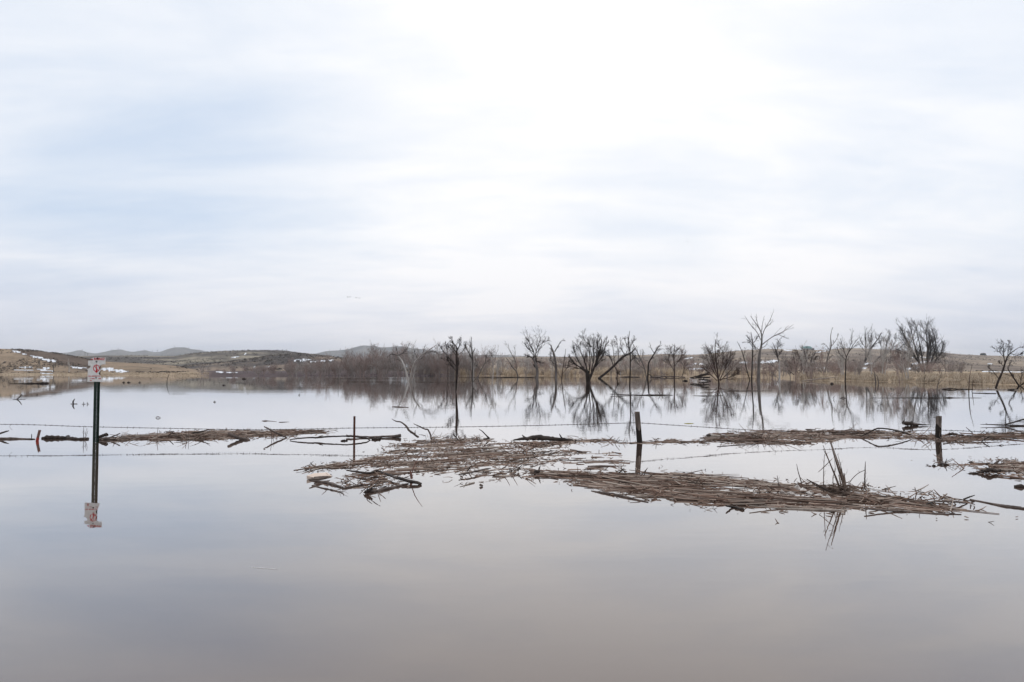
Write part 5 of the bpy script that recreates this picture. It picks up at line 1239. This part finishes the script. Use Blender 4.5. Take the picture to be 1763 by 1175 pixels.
def flat_bar_post(p0, p1, w, name, mt, parent, label=None):
    """rolled steel T-post: flange plus stem"""
    d = p1 - p0; L = np.linalg.norm(d); d /= L; xx = np.cross(d, [0, 1, 0]); xx /= np.linalg.norm(xx); yy_ = np.cross(xx, d)
    m = MB()
    for (wx, wy, oy) in ((w, w * .16, 0), (w * .18, w * .7, w * .43)):
        v = []
        for s_ in (p0, p1):
            for a_, b_ in ((-1, -1), (1, -1), (1, 1), (-1, 1)): v.append(s_ + xx * a_ * wx / 2 + yy_ * (b_ * wy / 2 + oy))
        m.add(v, [(0, 1, 2, 3), (7, 6, 5, 4)] + [(i, i + 4, (i + 1) % 4 + 4, (i + 1) % 4) for i in range(4)])
    nst = int(L / .055)
    for i in range(nst):
        c = p0 + d * (i + .5) * .055 - yy_ * (w * .08 + .003)
        m.tube([c - d * .008, c + d * .008], [.005, .005], 6)
    localise(m, RL); o = m.build(name, M[mt], parent)
    if label: o['label'] = label
    return o


Yf = depth(760)
flat_bar_post(at(609.3, 796, Yf), at(610.3, 717, Yf), .042, 'fence_post', 'rust', root, 'rusty brown steel T-post in the middle of the fence')
rp = flat_bar_post(at(65.0, 754.0, Yf), at(68.5, 741, Yf), .05, 'fence_post', 'rustpale', root, 'short leaning rusty post painted red below')
flat_bar_post(at(63.0, 766, Yf), at(65.0, 754.0, Yf), .056, 'painted_band', 'redpaint', rp)


def wooden_post(base, split, top, r0, r1, label, square=False):
    """weathered upper length with a dark wet lower length as its child"""
    Y = depth(base[1]); rng = np.random.default_rng(int(base[0]))
    b = at(*base, Y); s_ = at(*split, Y); t = at(*top, Y); b = b + (b - s_) / np.linalg.norm(b - s_) * .5
    k = 14; par = None
    for nm, mt, a0, a1, ra, rb in (('fence_post', 'postwood', s_, t, (r0 + r1) / 2, r1), ('wet_base', 'postwet', b, s_, r0, (r0 + r1) / 2 * 1.03)):
        n = 9; m = MB(); v = []
        for j in range(n):
            c = a0 + (a1 - a0) * j / (n - 1); r = (ra + (rb - ra) * j / (n - 1)) * Y / F
            for i in range(k):
                q = i / k * 6.283
                sq = (1 / max(abs(math.cos(q)), abs(math.sin(q)))) ** (.75 if square else .12)
                jig = 1 + .07 * math.sin(3 * q + 1.3) + .05 * math.sin(7 * q + j * .4) + rng.normal(0, .012)
                zz = (rng.normal(0, .006) if (j == n - 1 and nm == 'fence_post') else 0) + (.045 * math.sin(q * 2 + 1) * (1 if (nm == 'fence_post' and j == 0) or (nm == 'wet_base' and j == n - 1) else 0))
                v.append((c[0] + r * sq * jig * math.cos(q), c[1] + r * sq * jig * math.sin(q), c[2] + zz))
        f = [(j * k + i, j * k + (i + 1) % k, (j + 1) * k + (i + 1) % k, (j + 1) * k + i) for j in range(n - 1) for i in range(k)]
        f.append(tuple(range((n - 1) * k, n * k)))
        m.add(v, f); localise(m, RL)
        o = m.build(nm, M[mt], par or root, smooth=False); par = par or o
    par['label'] = label
    return par


wooden_post((1101, 763), (1099, 738), (1096.8, 709.5), 4.6, 4.2, 'leaning round wooden post, pale and flaking at the top')
wooden_post((1615.5, 757), (1616, 733), (1616.6, 717), 4.2, 4.0, 'grey square-topped wooden post, wet below', True)

WP = [(-160, 731, 757), (0, 731, 758), (66, 732, 758.5), (150, 735, 759.5), (300, 738, 760), (420, 740, 760.5), (530, 739, 761), (610, 737.3, 761), (750, 736, 761), (900, 733.5, 761.3), (1000, 731, 761.5), (1096, 728.3, 761.7), (1105, 728.8, 761.5), (1200, 735, 760.6), (1300, 741, 759.7), (1420, 744, 758.8), (1500, 745.5, 758), (1616, 741, 757.3), (1763, 747.5, 756), (1900, 750, 755)]
wp = np.array([at(a_, b_, depth(c_) - .03) for a_, b_, c_ in WP])
seg = resample(smooth_line(wp, 400), 2600)
LW = np.linalg.norm(np.diff(seg, axis=0), axis=1).sum(); th = np.linspace(0, LW / .06 * 3.14, 2600)
m = MB()
for ph_ in (0, math.pi):
    q = seg + .0032 * np.stack([th * 0, np.cos(th + ph_), np.sin(th + ph_)], -1)
    m.tubes(q[None], np.full((1, 2600), .0030), 4)
rb_ = np.random.default_rng(9); step = int(2600 * .125 / LW)
for i in range(step, 2590, step):
    c = seg[i]
    for s_ in (0, 1):
        a_ = rb_.uniform(0, 3.14); dv = np.array([rb_.normal(0, .3), math.cos(a_), math.sin(a_)]) * .022
        m.tube([c - dv, c + dv], [.0018, .0022], 4)
    m.tube([c + np.array([-.006, 0, 0]), c + np.array([.006, 0, 0])], [.007, .007], 6)
q = smooth_line([at(18.5, 731.6, Yf), at(16.5, 735, Yf), at(19, 738.5, Yf), at(21.5, 741, Yf)], 12); m.tube(q, np.full(12, .0022), 4)
localise(m, RL); m.build('barbed_wire', M['wire'], root)

# ------------------------------------------------------------------ damaged warning sign on its post
Ys = depth(762)
sb0 = at(163.2, 762, Ys); root = empty('warning_sign', (*sb0[:2], 0.0), 'torn white and red warning sign on a dark perforated steel post', 'sign')
zt = at(165, 619, Ys)[2]; SX = Ys / F
m = MB(); wv = .037; hs = .0046                 # U-channel: perforated web and two flanges
xh = .017
for x0, x1 in ((-wv, xh - hs), (xh + hs, wv)):
    m.box(((x0 + x1) / 2, 0, (zt - .6) / 2), (x1 - x0, .004, zt + .6))
pit = .0254; nh = int((zt + .6) / pit)
for i in range(nh):
    z_ = -.6 + i * pit; m.box((xh, 0, z_ + (pit - 2 * hs) / 2), (2 * hs, .0038, pit - 2 * hs))
for s_ in (-1, 1):
    m.prism([(s_ * wv, -.6), (s_ * wv + s_ * .004, -.6), (s_ * wv + s_ * .004, zt), (s_ * wv, zt)][::s_], -.002, .034)
    m.box((s_ * (wv + .0125), .036, (zt - .6) / 2), (.017, .004, zt + .6))
m.build('post', M['green'], root)
OUT = [(450, 300), (480, 285), (520, 270), (700, 268), (860, 265), (860, 465), (785, 458), (735, 478), (700, 505), (688, 560), (700, 615), (722, 640), (690, 690), (662, 730), (690, 765), (722, 800), (745, 870), (770, 940), (775, 972), (560, 966), (340, 970), (346, 860), (350, 780), (355, 625), (325, 602), (400, 580), (425, 540), (440, 506), (358, 497), (365, 358), (512, 350), (498, 322)]


def sg(zx, zy):
    p = at(130 + zx / 16.79, 600 + zy / 16.79, Ys - .012)
    return p[0] - sb0[0], p[2]


o2 = [sg(*p) for p in OUT]
area = sum(o2[i][0] * o2[(i + 1) % len(o2)][1] - o2[(i + 1) % len(o2)][0] * o2[i][1] for i in range(len(o2)))
if area < 0: o2 = o2[::-1]
m = MB(); m.prism(o2, -.010, -.0055)
panel = m.build('panel', M['white'], root)
fr = -.0128


def plate(name, pts, d=.0012, y=fr, mt='red', parent=panel):
    q = [sg(*p) for p in pts]
    ar = sum(q[i][0] * q[(i + 1) % len(q)][1] - q[(i + 1) % len(q)][0] * q[i][1] for i in range(len(q)))
    if ar < 0: q = q[::-1]
    m = MB(); m.prism(q, y - d, y); return m.build(name, M[mt], parent)


def lettering(name, body, zx, zy, hgt_zoom, width_zoom, parent):
    cu = bpy.data.curves.new(name, 'FONT'); cu.body = body; cu.size = 1.0; cu.extrude = 0.012; cu.resolution_u = 3
    cu.offset = 0.02
    tmp = bpy.data.objects.new('tmp_text', cu); COL.objects.link(tmp)
    dg = bpy.context.evaluated_depsgraph_get(); me = bpy.data.meshes.new_from_object(tmp.evaluated_get(dg))
    bpy.data.objects.remove(tmp, do_unlink=True)
    co_ = np.zeros(len(me.vertices) * 3); me.vertices.foreach_get('co', co_); co_ = co_.reshape(-1, 3)
    lo_, hi_ = co_.min(0), co_.max(0); x0, z0 = sg(zx, zy); kx = width_zoom / 16.79 * SX / (hi_[0] - lo_[0]); kz = hgt_zoom / 16.79 * SX / (hi_[1] - lo_[1])
    new = np.stack([x0 + (co_[:, 0] - lo_[0]) * kx, fr - .0008 - (co_[:, 2] - lo_[2]) * .05, z0 + (co_[:, 1] - lo_[1]) * kz], -1)
    me.vertices.foreach_set('co', new.reshape(-1)); me.update(); me.materials.clear(); me.materials.append(M['red'])
    o = bpy.data.objects.new(name, me); COL.objects.link(o); o.parent = parent; return o


lettering('lettering', 'RNING!', 535, 345, 72, 305, panel)
lettering('lettering', 'CALL BEFORE YOU', 368, 822, 34, 350, panel)
plate('red_mark', [(440, 330), (505, 325), (500, 305), (470, 303)])
plate('red_mark', [(418, 940), (470, 940), (470, 920), (418, 920)])
for a_, b_ in ((425, 440), (465, 555), (665, 740)): plate('worn_print', [(a_, 888), (b_, 886), (b_, 868), (a_, 870)])
ring = MB(); cxz, czz = sg(606, 578); n_ = 40; v = []
for r_ in (.052, .0645):
    for y_ in (fr, fr - .0014):
        for i in range(n_): v.append((cxz + r_ * math.cos(i / n_ * 6.2832), y_, czz + r_ * 1.08 * math.sin(i / n_ * 6.2832)))
f = []
for i in range(n_):
    j = (i + 1) % n_; f += [(n_ + i, 3 * n_ + i, 3 * n_ + j, n_ + j), (i, n_ + i, n_ + j, j), (2 * n_ + i, 2 * n_ + j, 3 * n_ + j, 3 * n_ + i)]
ring.add(v, f); ring.build('prohibition_ring', M['red'], panel)
plate('slash', [(548, 520), (562, 508), (664, 636), (650, 648)], d=.0018)
plate('shovel', [(590, 640), (600, 560), (596, 470), (614, 470), (614, 560), (626, 640), (645, 662), (632, 692), (606, 712), (578, 692), (566, 662)], d=.0010)
for zx, zy, r_ in ((610, 387, 26), (598, 855, 22), (640, 290, 26)):
    x_, z_ = sg(zx, zy); m = MB(); q_ = r_ / 16.79 * SX * .85; m.tube([(x_, -.010, z_), (x_, -.026, z_)], [q_, q_ * .85], 8); m.build('bolt', M['bolt'], root)

# ------------------------------------------------------------------ thin haze in the air
hz = bpy.data.materials.new('thin_haze'); hz.use_nodes = True; t = hz.node_tree; t.nodes.clear()
oo = t.nodes.new('ShaderNodeOutputMaterial'); pvn = t.nodes.new('ShaderNodeVolumePrincipled')
pvn.inputs['Color'].default_value = (0.90, 0.94, 1.0, 1); pvn.inputs['Density'].default_value = 0.00014; pvn.inputs['Anisotropy'].default_value = 0.0
t.links.new(pvn.outputs[0], oo.inputs['Volume'])
m = MB(); m.box((0, 2750, 75), (17000, 5700, 160)); tag(m.build('haze', hz), 'thin pale haze fading the distant buttes', 'haze', kind='stuff')
